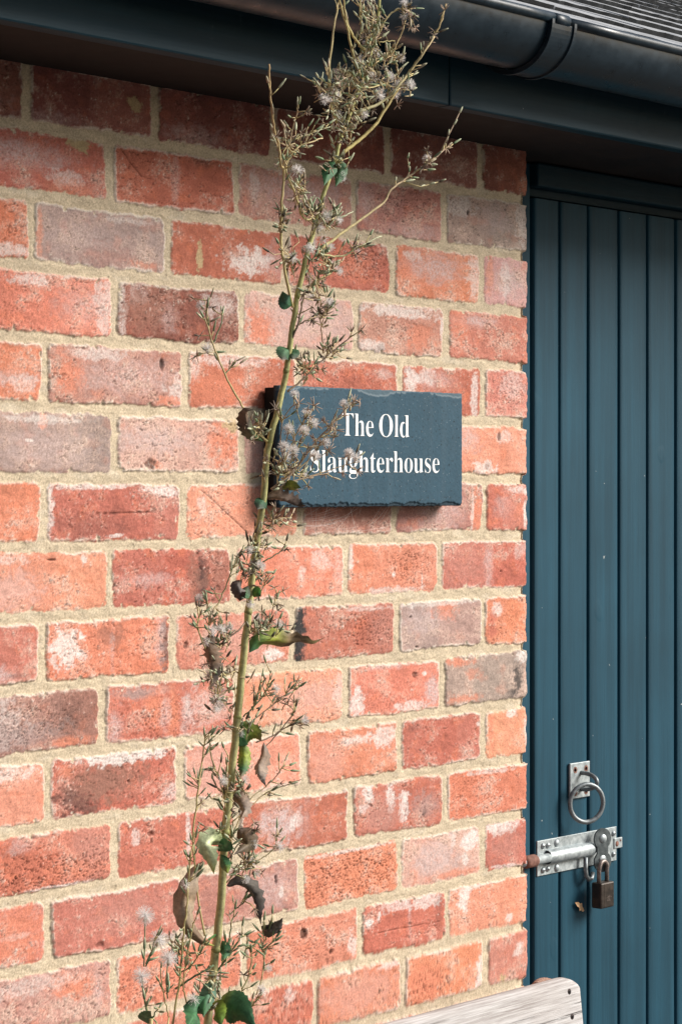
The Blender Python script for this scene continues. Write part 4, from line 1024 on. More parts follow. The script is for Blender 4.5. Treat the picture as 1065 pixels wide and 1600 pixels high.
def branch(pxs, r0, r1, ca=STEM_Y, cb=STEM_D, nb=0, tufts=0, bursts=0, jit=0.0, start=.25, budcol=None, twigs=0):
    tufts = (tufts + 1) // 2
    pts = []
    for i, (x, y) in enumerate(pxs):
        pts.append(pp(x, y, jit * i / max(1, len(pxs) - 1) + (prng.uniform(-.003, .003) if 0 < i else 0)))
    path = smooth_path(pts, 5)
    n = len(path)
    mb = MB()
    path = [p + rvec(.0006) if 0 < i < n - 1 else p for i, p in enumerate(path)]
    mb.tube(path, [r0 + (r1 - r0) * i / (n - 1) for i in range(n)], 7, 0, [lerp(ca, cb, i / (n - 1)) for i in range(n)])
    def at():
        f_ = prng.uniform(start, 1.0) * (n - 1); i = min(int(f_), n - 2); p = path[i].lerp(path[i + 1], f_ - i); d = (path[i + 1] - path[i]).normalized()
        return p, d
    def pedicel(p, d, L):
        v = (d * prng.uniform(.5, 1.2) + rvec(.8)).normalized(); e = p + v * L
        mid = p.lerp(e, .5) + rvec(L * .1)
        c = lerp(STEM_Y, STEM_D, prng.random())
        mb.tube([p, mid, e], [.0007, .0006, .0005], 5, 0, c)
        return e, v
    def a_bud():
        if prng.random() < .12: return
        p, d = at()
        e, v = pedicel(p, d, prng.uniform(.003, .013))
        c = budcol or prng.choice([BUD_G, BUD_G, BUD_P, BUD_D, BUD_B])
        bud(mb, e, v + d * .3, prng.uniform(.007, .013), prng.uniform(.0009, .0015), c, lerp(c, BUD_P, .6))
    for _ in range(nb): a_bud()
    for _ in range(twigs):
        p, d = at(); v = (d * .8 + rvec(.9)).normalized(); L = prng.uniform(.02, .05)
        q1 = p + v * L * .5 + rvec(.003); q2 = p + v * L + Vector((0, 0, .006))
        mb.tube([p, q1, q2], [.0009, .0007, .0005], 5, 0, lerp(STEM_Y, BUD_B, prng.random()))
        for w_ in (q1, q1.lerp(q2, .5), q2):
            bud(mb, w_, (q2 - q1) + rvec(.01), prng.uniform(.006, .010), .0013, prng.choice([BUD_G, BUD_D, BUD_P]))
    for _ in range(bursts):
        p, d = at(); e, v = pedicel(p, d, prng.uniform(.004, .016)); burst(mb, e, v, prng.uniform(.006, .0095), prng.choice([6, 8]), prng.choice([BUD_B, BUD_D, (.36, .24, .17)]))
    tl_ = []
    for _ in range(tufts):
        p, d = at(); e, v = pedicel(p, d, prng.uniform(.004, .014)); tl_.append((e, v))
    ob = mb.build('branch', [M['plant'], M['hair']], plant)
    for (e, v) in tl_: head(e, v, ob, prng.uniform(.0055, .0085))
    return ob
def head(e, v, parent, R=.008, full=False):
    R *= .85; hb = MB()
    bud(hb, e - v.normalized() * .003, v, .005, .0017, BUD_B, BUD_P)
    fluff(hb, e + v.normalized() * (.002), R, 95 if full else 52, None if full else v.normalized() * .45)
    h_ = hb.build('seed_head', [M['plant'], M['hair']], None); h_.parent = parent
    h_.location = (0, 0, 0) if parent.type == 'MESH' else -Vector(parent.location)
    return h_
def cluster(x, y, rx, ry, nb, tufts=0, bursts=0, dark=.3, dens=1.0, stems=8):
    if y > 345: rx *= .85; ry *= .85; dens = .62; bursts = int(bursts * .6); tufts = int(tufts * .95 + .3)
    else: rx *= .8; tufts = int(tufts * .95 + .3)
    """a knot of buds and spent heads round a node"""
    mb = MB(); c = pp(x, y)
    heads = []
    def sp(): 
        a, b = prng.gauss(0, .5), prng.gauss(0, .5)
        return pp(x + a * rx, y + b * ry, prng.uniform(-.016, .016))
    for _ in range(stems):
        e = sp(); mid = c.lerp(e, .5) + rvec(.004)
        mb.tube([c, mid, e], [.0010, .0008, .0005], 5, 0, lerp(STEM_Y, BUD_B, prng.random()))
        for q in range(2): bud(mb, e.lerp(mid, q * .6), (e - mid) + rvec(.006) + Vector((0, 0, .004)), prng.uniform(.006, .011), prng.uniform(.001, .0017), prng.choice([BUD_G, BUD_P, BUD_D]))
    for _ in range(int(nb * dens)):
        p = sp(); v = ((p - c) * 25 + Vector((0, 0, .7)) + rvec(.8)).normalized()
        col = BUD_D if prng.random() < dark else prng.choice([BUD_G, BUD_P, BUD_P, BUD_B])
        bud(mb, p, v, prng.uniform(.006, .013), prng.uniform(.0009, .0016), col, lerp(col, BUD_P, .4))
        if nb * dens < 15: mb.tube([p, p - v * .006, p.lerp(c, .6) + rvec(.002), c], [.0006, .0005, .0005, .0006], 4, 0, STEM_D)
        else: mb.tube([p, p - v * .008 + rvec(.002)], [.0006, .0005], 4, 0, STEM_D)
    for _ in range(bursts):
        p = sp(); burst(mb, p, (p - c) + Vector((0, 0, .01)), prng.uniform(.005, .009), 7, prng.choice([BUD_B, BUD_D, (.34, .23, .17)]))
    ob = mb.build('flower_cluster', [M['plant'], M['hair']], plant)
    for _ in range(tufts):
        p = sp(); head(p, (p - c) + Vector((0, -.004, .01)), ob, prng.uniform(.006, .009))
    return ob
def leaf(pxs, wid, cols, fold=.35, curl=0.0, jit=0.0, serr=.12, label=None, twist=0.0, n=22):
    pts = [pp(x, y, jit * i / (len(pxs) - 1)) for i, (x, y) in enumerate(pxs)]
    path = smooth_path(pts, max(3, n // (len(pts) - 1))); n = len(path)
    mb = MB(); vs = []; fs = []; cl = []; m_ = 9
    view = Vector((FW[0], FW[1], 0))
    for i, p in enumerate(path):
        t_ = i / (n - 1); d = (path[min(i + 1, n - 1)] - path[max(i - 1, 0)]).normalized()
        side = d.cross(view)
        side = side.normalized() if side.length > .05 else d.orthogonal().normalized()
        nrm = side.cross(d).normalized()
        rot = Matrix.Rotation(twist * t_ + .35 * mnoise.noise(p * 40), 3, d); side = rot @ side; nrm = rot @ nrm
        w_ = wid * (math.sin(math.pi * min(1, t_ ** .72)) ** 1.15 + .02) * (1 + serr * math.sin(t_ * 46 + i) )
        fcol = t_ * (len(cols) - 1); ci = min(int(fcol), len(cols) - 2); bc = lerp(cols[ci], cols[ci + 1], fcol - ci)
        for k in range(m_):
            a = (k - 4) / 4.0
            bend = abs(a) ** 1.4 * fold + (.12 + .22 * (fold > .45)) * mnoise.noise(Vector((t_ * (6 + 8 * (fold > .45)), a * 2.5, wid * 900)))
            ang = curl * a
            q_ = p + side * (w_ * a * math.cos(ang)) + nrm * (w_ * (bend + abs(math.sin(ang)) * .6))
            vs.append(q_)
            v_ = 1 + .45 * mnoise.noise(Vector((t_ * 14, a * 4, wid * 700)))
            if k == 4: v_ *= 1.4
            cl.append(tuple(min(.8, c * v_) for c in bc))
    for i in range(n - 1):
        for k in range(m_ - 1): a = i * m_ + k; fs.append((a, a + 1, a + m_ + 1, a + m_))
    # a real, thin thickness
    b0 = len(vs)
    vs2 = vs + [v + view * .0004 for v in vs]
    fs2 = fs + [tuple(reversed([q + b0 for q in f_])) for f_ in fs]
    mb.add(vs2, fs2, 0, cl + cl)
    o_ = mb.build('leaf', M['plant'], plant)
    if label: o_['label'] = label
    return o_

# main stem
SP = [(335, 1505), (346, 1400), (352, 1300), (363, 1200), (373, 1100), (383, 1000), (391, 930), (399, 860), (410, 790), (418, 705), (434, 640), (447, 580), (457, 510), (467, 450), (484, 380), (497, 335), (510, 290), (522, 255), (532, 216), (546, 180), (556, 150), (571, 115), (579, 84), (586, 54), (591, 18), (593, -25)]
path = [base_pt.copy(), base_pt.lerp(root_top, .35) + Vector((.006, 0, 0)), base_pt.lerp(root_top, .7) + Vector((.004, 0, 0)), root_top] + [pp(x, y) for x, y in SP]
radii = [.0056, .0054, .0052, .0046] + [max(.0014, .0045 * (1 - (i / 30.0) ** 1.15 * .98)) for i in range(len(SP))]
sm = smooth_path(path, 5)
rad = [radii[min(int(i / 5), len(radii) - 1)] + (radii[min(int(i / 5) + 1, len(radii) - 1)] - radii[min(int(i / 5), len(radii) - 1)]) * ((i % 5) / 5) for i in range(len(sm))]
mb = MB()
cs = []
for i in range(len(sm)):
    z = (sm[i].z - 1.0) / 1.1
    c = lerp((.40, .37, .18), (.40, .39, .15), max(0, min(1, z)))
    c = tuple(q * (1 + .18 * mnoise.noise(sm[i] * 25)) for q in c); cs.append(c)
mb.tube([p + rvec(.0005) for p in sm], rad, 12, 0, cs)
# nodes and leaf scars
for i in range(12, len(sm), 9):
    mb.lathe(sm[i], sm[min(i + 1, len(sm) - 1)] - sm[i - 1], [(-.003, rad[i] * .98), (0, rad[i] * 1.18), (.003, rad[i] * .98)], 12, 0, lerp(STEM_G, BUD_D, prng.random() * .5))
mb.build('main_stem', [M['plant'], M['hair']], plant)

# upper branches
branch([(457, 480), (446, 428), (439, 376), (440, 315), (443, 270), (438, 255), (436, 228), (428, 200), (424, 165), (421, 130), (420, 100)], .0016, .0010, STEM_Y, (.36, .24, .12), 6, 0, 1, -.02, .35)
branch([(490, 342), (474, 340), (462, 305), (450, 275), (446, 262), (455, 243), (466, 230), (484, 222), (504, 216)], .0014, .0007, STEM_Y, STEM_D, 4, 0, 0, -.015, .4)
branch([(440, 262), (448, 238), (455, 210), (463, 180), (466, 168)], .0010, .0006, STEM_D, BUD_B, 10, 0, 2, -.02, .2)
branch([(458, 218), (475, 212), (492, 206), (518, 197)], .0009, .0006, STEM_Y, BUD_P, 9, 0, 0, -.01, .3, BUD_G)
branch([(500, 390), (530, 367), (560, 345), (597, 318), (612, 295), (640, 275), (670, 253), (702, 228)], .0018, .0007, STEM_Y, (.40, .27, .20), 18, 1, 4, -.03, .58, None, 3)
branch([(498, 398), (535, 400), (562, 384), (596, 369)], .0012, .0006, STEM_Y, BUD_P, 10, 1, 4, -.02, .4)
branch([(535, 240), (560, 220), (585, 196), (607, 162), (628, 129), (649, 99), (670, 69), (688, 36), (696, 6)], .0021, .0009, (.40, .33, .12), (.42, .31, .16), 5, 0, 2, -.02, .5)
branch([(553, 176), (592, 162), (616, 141), (640, 112), (660, 84), (678, 57)], .0018, .0010, STEM_P if False else (.42, .40, .22), STEM_D, 6, 1, 3, -.03, .3)
branch([(526, 192), (516, 160), (514, 114), (520, 54), (529, 0), (531, -14)], .0015, .0009, STEM_Y, STEM_D, 3, 0, 0, .01)
branch([(567, 126), (553, 93), (544, 51), (532, 9), (529, -14)], .0015, .0010, STEM_Y, STEM_Y, 1, 0, 0, -.01)
branch([(571, 80), (552, 58), (540, 26), (536, -12)], .0015, .0009, STEM_Y, STEM_Y, 3, 0, 0, -.015)
branch([(604, 102), (616, 75), (626, 54), (633, 32)], .0011, .0007, STEM_D, STEM_D, 3, 0, 0, -.01)
branch([(592, 66), (606, 64), (616, 64)], .0007, .0006, STEM_Y, STEM_Y, 0)
branch([(566, 52), (563, 25), (562, -6)], .0010, .0008, STEM_Y, STEM_Y, 5, 0, 0)
branch([(588, 60), (604, 28), (622, 14), (638, 18), (640, 28)], .0011, .0006, STEM_Y, BUD_B, 5, 3, 9, -.02, .35)
branch([(516, 150), (505, 150), (497, 140), (494, 128)], .0008, .0006, STEM_D, BUD_B, 4, 0, 1)
for a in [(584, 30, 26, 34, 24, 1, 8, .05), (578, 62, 24, 30, 34, 1, 4, .05), (572, 100, 30, 34, 34, 2, 8, .05), (560, 135, 44, 30, 40, 3, 10, .08), (602, 130, 40, 34, 34, 3, 8, .08), (612, 88, 26, 20, 14, 1, 2, .05),
          (548, 170, 50, 30, 34, 2, 8, .15), (520, 140, 20, 44, 26, 3, 8, .1), (548, 118, 26, 26, 18, 1, 8, .1), (536, 205, 34, 24, 22, 1, 6, .3), (525, 258, 24, 22, 20, 1, 3, .5), (450, 228, 30, 34, 26, 0, 4, .2)]:
    cluster(*a[:4], a[4], a[5], a[6], a[7])
# middle knots
for a in [(466, 296, 18, 30, 14, 1, 3, .2), (488, 335, 26, 30, 30, 2, 3, .6), (516, 345, 30, 24, 18, 2, 5, .2), (455, 400, 28, 30, 22, 1, 4, .7), (500, 400, 34, 34, 26, 3, 5, .5), (492, 440, 30, 40, 22, 2, 8, .4), (512, 410, 26, 26, 14, 2, 5, .2), (440, 345, 10, 24, 9, 0, 2, .6), (475, 575, 26, 24, 16, 0, 8, .6), (512, 545, 28, 22, 18, 0, 4, .8)]:
    cluster(*a[:4], a[4], a[5], a[6], a[7])
branch([(452, 540), (465, 506), (471, 480), (476, 455)], .0013, .0008, BUD_D, BUD_B, 5, 0, 1, -.01, .3)
branch([(462, 510), (480, 500), (505, 492), (530, 472)], .0009, .0006, BUD_B, BUD_B, 8, 1, 5, -.02, .3)
branch([(449, 612), (475, 591), (507, 560), (550, 524)], .0012, .0006, BUD_B, BUD_D, 8, 0, 5, -.02, .4)
branch([(505, 552), (502, 515), (500, 490), (500, 465)], .0008, .0005, BUD_B, BUD_B, 10, 1, 5, -.01, .2)
branch([(418, 690), (394, 670), (383, 642), (375, 628), (351, 584), (333, 539), (320, 498)], .0014, .0008, STEM_Y, STEM_D, 4, 0, 0, -.01, .6)
branch([(352, 584), (360, 574), (367, 562)], .0007, .0005, BUD_G, BUD_G, 4, 0, 0)
branch([(338, 556), (325, 552), (312, 552)], .0007, .0005, STEM_D, BUD_P, 4, 2, 1)
branch([(333, 538), (326, 515), (322, 490), (325, 466)], .0008, .0005, BUD_G, BUD_B, 9, 2, 2, -.01, .2)
branch([(334, 534), (344, 510), (350, 478)], .0008, .0005, BUD_G, BUD_G, 5, 0, 1, 0, .4)
# in front of the sign
branch([(424, 764), (458, 737), (493, 691), (522, 660), (548, 630)], .0013, .0006, BUD_B, (.36, .25, .17), 5, 1, 6, -.03, .35)
branch([(428, 763), (470, 749), (514, 739)], .0009, .0005, (.36, .28, .18), (.36, .25, .17), 5, 0, 2, -.02, .3)
branch([(434, 748), (448, 712), (464, 676), (487, 640)], .0009, .0005, STEM_D, BUD_B, 5, 3, 3, -.03, .4)
branch([(446, 740), (462, 706), (480, 678), (494, 655)], .0009, .0005, BUD_G, BUD_P, 5, 1, 3, -.02, .3)
branch([(440, 706), (438, 686), (444, 652), (462, 628)], .0008, .0005, BUD_B, BUD_B, 3, 2, 3, -.03, .4)
branch([(455, 742), (480, 720), (500, 694), (520, 668)], .0009, .0005, STEM_D, BUD_B, 4, 2, 3, -.02, .4)
branch([(480, 744), (505, 738), (535, 728), (560, 722)], .0007, .0004, (.36, .28, .18), BUD_B, 2, 1, 3, -.02, .5)
for (x, y, r) in [(451, 674, .0066), (474, 676, .0066), (444, 702, .0072), (458, 708, .0066), (491, 716, .0068), (545, 712, .0064)]:
    e = pp(x, y, -.022); hd = MB(); q = pp(x - 4, y + 16, -.016)
    hd.tube([q, q.lerp(e, .6) + rvec(.001), e], [.0006, .0006, .0005], 5, 0, BUD_B)
    bud(hd, e - Vector((0, 0, .003)), Vector((0, 0, 1)), .006, .0018, BUD_B, BUD_P); fluff(hd, e + Vector((0, 0, .002)), r, 80, Vector((0, -.1, .35)))
    burst(hd, e, Vector((0, 0, -1)), .007, 6, (.36, .24, .18))
    hd.build('seed_head', [M['plant'], M['hair']], plant)
for (x, y) in [(524, 672), (518, 664), (490, 634), (466, 630), (548, 634), (552, 628), (540, 640), (512, 704)]:
    e = pp(x, y, -.025); hd = MB(); burst(hd, e, Vector((.2, -.2, 1)), .0105, 9, (.42, .30, .22)); bud(hd, e - Vector((.002, 0, .006)), Vector((.3, 0, 1)), .007, .0014, BUD_B)
    hd.build('seed_head', [M['plant'], M['hair']], plant)
for a in [(434, 730, 26, 40, 34, 2, 10, .5), (455, 735, 34, 26, 22, 1, 8, .5), (405, 668, 22, 34, 24, 0, 5, .45), (428, 815, 36, 22, 20, 0, 8, .6), (392, 892, 24, 44, 44, 4, 14, .8), (402, 850, 18, 26, 18, 1, 5, .6),
          (420, 980, 36, 24, 40, 3, 14, .6), (400, 985, 18, 18, 16, 0, 6, .8), (345, 1000, 24, 36, 26, 3, 8, .4), (352, 1055, 40, 34, 38, 2, 10, .55), (385, 1135, 30, 26, 36, 1, 8, .6), (340, 1090, 26, 40, 14, 4, 8, .1)]:
    cluster(*a[:4], a[4], a[5], a[6], a[7])
# lower thin branches
branch([(388, 968), (372, 985), (355, 998), (345, 1006)], .0010, .0006, BUD_B, BUD_D, 4, 0, 2)
branch([(322, 1014), (312, 992), (309, 972), (315, 955)], .0009, .0006, STEM_Y, BUD_G, 10, 1, 2, 0, .4)
branch([(330, 1012), (327, 985), (326, 955), (322, 935)], .0008, .0005, STEM_D, BUD_G, 9, 1, 3, 0, .3)
branch([(330, 960), (342, 940), (358, 905), (368, 875), (381, 852)], .0009, .0006, STEM_D, BUD_G, 10, 0, 3, 0, .2)
branch([(360, 1000), (346, 975), (338, 950)], .0007, .0005, STEM_Y, STEM_Y, 3)
branch([(399, 938), (412, 915), (422, 898)], .0006, .0004, BUD_B, BUD_D, 3, 0, 2)
branch([(420, 975), (428, 945), (432, 922)], .0006, .0004, BUD_B, BUD_D, 3, 0, 4)
branch([(410, 878), (425, 870), (440, 860), (445, 850)], .0008, .0005, BUD_G, BUD_D, 6, 0, 1, -.01, .3)
branch([(380, 1120), (400, 1100), (415, 1080), (424, 1048)], .0009, .0005, BUD_G, BUD_G, 12, 1, 2, -.02, .2)
branch([(385, 1135), (415, 1110), (440, 1090), (463, 1068)], .0008, .0005, BUD_B, BUD_D, 9, 0, 3, -.02, .3)
branch([(400, 1160), (425, 1150), (448, 1135), (470, 1130)], .0009, .0005, BUD_B, BUD_D, 9, 1, 2, -.02, .3)
branch([(412, 1170), (430, 1150), (455, 1120), (461, 1110)], .0007, .0005, BUD_B, BUD_D, 6, 0, 2, -.02, .3)
branch([(395, 1110), (402, 1085), (408, 1065)], .0007, .0005, BUD_G, BUD_G, 6, 0, 1, -.02, .2)
branch([(440, 1110), (455, 1085), (463, 1070)], .0006, .0004, BUD_B, BUD_D, 5, 0, 1, -.02, .2)
branch([(365, 1300), (390, 1250), (420, 1225), (445, 1195)], .0007, .0005, STEM_D, BUD_D, 6, 0, 1, -.01, .5)
branch([(362, 1285), (400, 1252), (422, 1236), (470, 1218)], .0007, .0005, STEM_D, BUD_D, 5, 0, 1, -.01, .5)
branch([(320, 1462), (307, 1385), (302, 1310), (308, 1250), (312, 1215), (320, 1160), (321, 1148)], .0011, .0007, STEM_Y, STEM_Y, 26, 0, 1, -.01, .2, BUD_G)
branch([(355, 1260), (345, 1225), (335, 1198), (328, 1165), (334, 1150)], .0009, .0006, STEM_Y, BUD_G, 14, 1, 2, -.01, .25)
branch([(356, 1290), (352, 1250), (354, 1210), (357, 1180)], .0009, .0006, STEM_Y, STEM_Y, 12, 0, 1, -.015, .1, BUD_G)
branch([(270, 1600), (281, 1530), (286, 1470), (292, 1420), (294, 1385), (297, 1350), (304, 1300)], .0012, .0007, STEM_Y, STEM_Y, 26, 1, 2, -.02, .15, BUD_G)
branch([(296, 1600), (290, 1560), (286, 1540), (290, 1510), (300, 1450), (304, 1440)], .0010, .0006, (.40, .26, .13), STEM_Y, 10, 0, 1, -.02, .3, BUD_G)
branch([(355, 1345), (372, 1320), (385, 1310), (398, 1300)], .0008, .0005, BUD_B, BUD_G, 9, 3, 4, -.01, .3)
branch([(400, 1345), (418, 1335), (430, 1322), (433, 1305)], .0007, .0005, STEM_D, BUD_G, 6, 1, 1, -.01, .4)
branch([(352, 1380), (372, 1360), (385, 1345)], .0009, .0006, BUD_B, BUD_G, 10, 2, 4, -.01, .2)
branch([(330, 1530), (345, 1510), (362, 1485), (378, 1462)], .0013, .0008, BUD_G, BUD_G, 16, 0, 1, -.02, .2, BUD_G)
branch([(274, 1545), (290, 1535), (310, 1522), (334, 1508)], .0012, .0010, BUD_G, BUD_G, 7, 0, 0, -.03, .1, BUD_G)
branch([(282, 1520), (300, 1508), (310, 1492), (318, 1478)], .0008, .0006, BUD_G, BUD_G, 8, 0, 1, -.03, .2, BUD_G)
branch([(346, 1500), (358, 1470), (362, 1440), (372, 1425)], .0009, .0006, BUD_G, BUD_G, 9, 0, 1, -.01, .2, BUD_G)
branch([(358, 1430), (375, 1415), (384, 1408)], .0007, .0005, BUD_G, BUD_D, 6, 0, 1, -.01, .3)
branch([(363, 1585), (374, 1555), (388, 1525), (393, 1495), (390, 1480)], .0009, .0006, STEM_Y, BUD_G, 12, 0, 1, -.01, .3, BUD_G)
branch([(400, 1555), (408, 1535), (412, 1510), (412, 1475), (411, 1440)], .0008, .0005, STEM_D, BUD_G, 12, 1, 2, -.01, .2, BUD_G)
branch([(411, 1485), (422, 1475), (432, 1466)], .0008, .0006, BUD_G, BUD_G, 6, 0, 0, -.02, .2, BUD_G)
branch([(414, 1470), (420, 1452), (425, 1440)], .0007, .0005, BUD_G, BUD_G, 4, 0, 0, -.02, .2, BUD_G)
branch([(380, 1498), (386, 1480), (400, 1478)], .0007, .0005, BUD_G, BUD_G, 4, 0, 1, -.01, .2, BUD_G)
branch([(383, 1586), (392, 1574), (405, 1560)], .0007, .0005, BUD_D, BUD_G, 6, 1, 1, -.01, .2)
for a in [(330, 1555, 34, 40, 36, 2, 4, .15), (280, 1480, 20, 36, 12, 2, 2, .1), (362, 1310, 16, 36, 16, 0, 3, .5), (352, 1240, 22, 40, 18, 0, 4, .5), (375, 1230, 22, 30, 16, 1, 8, .7), (385, 1350, 26, 24, 18, 4, 8, .4), (347, 1300, 22, 30, 20, 0, 2, .5), (335, 1530, 26, 26, 16, 3, 4, .3)]:
    cluster(*a[:4], a[4], a[5], a[6], a[7])
# a second, small weed with seed clocks at its foot
tall = plant
sb = pp(240, 1606, -.03)
plant = empty('small_weed', Vector((sb.x - .02, sb.y, 0)), 'small green weed with round white seed clocks left of the tall weed', 'weed')
mb = MB(); bq = Vector(plant.location)
mb.tube(smooth_path([bq, bq.lerp(sb, .4) + Vector((-.01, 0, 0)), bq.lerp(sb, .8), pp(236, 1592, -.03)], 6), .0019, 8, 0, STEM_Y)
for (x, y) in ((245, 1598), (232, 1600), (264, 1590)): mb.tube(smooth_path([bq.lerp(sb, .8), bq.lerp(sb, .9) + rvec(.003), pp(x, y, -.03)], 5), .0010, 6, 0, STEM_Y)
mb.build('main_stem', [M['plant'], M['hair']], plant)
for (x, y, x2, y2) in [(227, 1433, 225, 1510), (248, 1471, 228, 1506), (221, 1528, 229, 1580), (263, 1500, 262, 1560)]:
    hd = MB(); e = pp(x, y, -.03); q = pp(x2, y2, -.03)
    hd.tube([q, q.lerp(e, .5) + rvec(.002), e], [.0008, .0007, .0006], 5, 0, BUD_G)
    bud(hd, q.lerp(e, .35), e - q, .013, .0017, BUD_G); bud(hd, q.lerp(e, .15), (e - q) + rvec(.02), .012, .0015, BUD_G)
    bud(hd, e - (e - q).normalized() * .006, e - q, .006, .0018, BUD_B, BUD_P); fluff(hd, e + Vector((0, 0, .002)), .0098, 120)
    hd.build('seed_head', [M['plant'], M['hair']], plant)
branch([(232, 1600), (230, 1575), (226, 1560), (221, 1540)], .0009, .0006, STEM_Y, BUD_G, 5, 0, 0, -.03, .3, BUD_G)
branch([(228, 1510), (236, 1490), (242, 1468)], .0009, .0006, BUD_G, BUD_G, 6, 0, 0, -.03, .3, BUD_G)
branch([(245, 1598), (240, 1588), (250, 1572)], .0008, .0006, BUD_G, BUD_G, 4, 0, 0, -.03, .3, BUD_G)
branch([(264, 1590), (260, 1572), (254, 1545), (251, 1515)], .0007, .0005, STEM_Y, BUD_G, 4, 0, 0, -.02, .5, BUD_G)
leaf([(232, 1600), (228, 1590), (236, 1580)], .008, [LEAF_G, (.04, .14, .06), LEAF_G], .3, .1, -.03, .1)
plant = tall

# leaves
leaf([(389, 1020), (402, 1003), (425, 1000), (450, 1004), (470, 1002), (488, 1006), (507, 996)], .0105, [(.045, .13, .075), (.10, .20, .06), (.30, .34, .05), (.16, .11, .05), (.14, .085, .05), (.26, .19, .08), (.15, .10, .06)], .5, .3, -.03, .18, 'lance shaped leaf half green and half brown', 1.2)
leaf([(333, 985), (326, 1010), (328, 1035), (332, 1056), (326, 1080)], .011, [LEAF_K, LEAF_B, LEAF_B, (.24, .19, .16), LEAF_B], .7, .6, -.01, .3, 'shrivelled brown leaf', 1.0)
leaf([(366, 1165), (380, 1150), (398, 1147), (408, 1158)], .013, [LEAF_G, (.05, .14, .05), LEAF_Y, LEAF_B], .3, .2, -.02, .15, 'green and yellow leaf', .3)
leaf([(376, 1158), (382, 1180), (380, 1200), (376, 1215)], .0075, [LEAF_G, LEAF_Y, LEAF_G, LEAF_B], .5, .4, -.02, .3)
leaf([(412, 1160), (411, 1180), (404, 1200), (407, 1218), (416, 1230)], .0085, [(.24, .19, .16), LEAF_B, (.28, .21, .16), (.30, .24, .20), LEAF_K], .8, .6, -.03, .2, 'hanging dry brown leaf', .9)
leaf([(362, 1240), (374, 1250), (382, 1265), (376, 1280)], .009, [LEAF_K, LEAF_B, (.26, .20, .16), LEAF_B], .8, .6, -.02, .3)
leaf([(372, 1295), (380, 1305), (388, 1318), (366, 1335)], .0115, [LEAF_K, LEAF_B, (.13, .095, .055), LEAF_K], .5, .4, -.02, .2, 'small brown leaf', .4)
leaf([(350, 1318), (335, 1312), (324, 1320), (330, 1345), (334, 1366)], .0125, [(.30, .36, .16), LEAF_P, (.46, .50, .30), LEAF_P, LEAF_Y], .25, .2, -.02, .12, 'pale yellow green leaf', .3)
leaf([(340, 1330), (352, 1322), (362, 1316)], .008, [LEAF_G, (.05, .15, .07), LEAF_G], .4, .3, -.03, .1)
leaf([(345, 1335), (352, 1350), (356, 1365)], .006, [LEAF_G, LEAF_G, LEAF_Y], .4, .3, -.03, .1)
leaf([(318, 1345), (300, 1370), (291, 1400), (290, 1425), (298, 1450), (318, 1470), (335, 1478)], .0125, [(.30, .22, .15), (.34, .26, .19), (.27, .19, .12), (.34, .26, .18), (.22, .155, .10), LEAF_B, LEAF_Y], .55, .4, -.02, .08, 'long curled tan leaf', -.5)
leaf([(354, 1384), (372, 1382), (390, 1392), (398, 1410), (402, 1430), (408, 1446)], .0095, [LEAF_K, LEAF_K, (.10, .085, .07), LEAF_K, (.09, .075, .065), LEAF_K], .8, .7, -.03, .14, 'curled black dried leaf', 1.4)
leaf([(408, 1447), (418, 1455), (432, 1450), (442, 1434)], .010, [LEAF_K, (.10, .085, .075), (.14, .12, .11), LEAF_K], .5, .3, -.03, .15, 'curled black dried leaf', .5)
leaf([(415, 778), (432, 777), (452, 785), (470, 792), (478, 790)], .0085, [LEAF_K, LEAF_B, (.12, .08, .06), LEAF_K, LEAF_K], .8, .6, -.03, .25, 'twisted dark brown leaf', 1.2)
leaf([(416, 778), (408, 786), (402, 796)], .0075, [LEAF_G, (.03, .07, .04), LEAF_K], .3, .2, -.01, .1)
leaf([(440, 765), (455, 759), (470, 762)], .0060, [LEAF_G, LEAF_Y, LEAF_G], .3, .2, -.03, .1)
leaf([(412, 690), (396, 680), (386, 665), (384, 645), (396, 640)], .0085, [LEAF_G, (.10, .12, .06), LEAF_K, LEAF_B, LEAF_K], .8, .5, -.02, .15, 'curled withered leaf', .8)
leaf([(452, 545), (444, 552), (440, 562)], .0095, [LEAF_G, (.03, .075, .035), LEAF_K], .3, .2, -.01, .12)
leaf([(455, 545), (458, 552), (456, 562)], .007, [LEAF_G, (.03, .075, .035), LEAF_K], .3, .2, -.01, .12)
leaf([(455, 478), (446, 470), (441, 455)], .0085, [LEAF_G, (.04, .10, .07), LEAF_G], .2, .1, -.01, .1)
leaf([(522, 250), (514, 265), (506, 290)], .0085, [LEAF_G, (.04, .12, .05), LEAF_G], .3, .2, -.01, .1)
leaf([(528, 250), (532, 268), (524, 292)], .0075, [LEAF_G, (.08, .15, .08), LEAF_G], .3, .2, -.01, .1)
leaf([(392, 920), (400, 925), (408, 932)], .006, [LEAF_G, (.07, .20, .03), LEAF_G], .3, .2, -.02, .1)
leaf([(388, 915), (382, 928), (378, 935)], .006, [LEAF_K, LEAF_G, LEAF_K], .3, .2, -.02, .1)
leaf([(378, 905), (372, 915), (376, 930), (384, 925)], .008, [LEAF_K, (.12, .1, .09), LEAF_K, LEAF_K], .5, .4, -.02, .2)
leaf([(322, 1585), (310, 1578), (302, 1590), (292, 1606)], .0135, [LEAF_G, (.03, .11, .045), LEAF_G, LEAF_G], .35, .2, -.04, .12, 'fresh dark green leaf')
leaf([(338, 1568), (358, 1572), (378, 1582), (400, 1606)], .018, [LEAF_Y, (.04, .12, .05), LEAF_G, (.03, .10, .05)], .35, .15, -.05, .10, 'broad fresh dark green leaf')
leaf([(332, 1566), (340, 1580), (346, 1604)], .0095, [LEAF_Y, (.20, .30, .04), LEAF_G], .35, .15, -.05, .10)
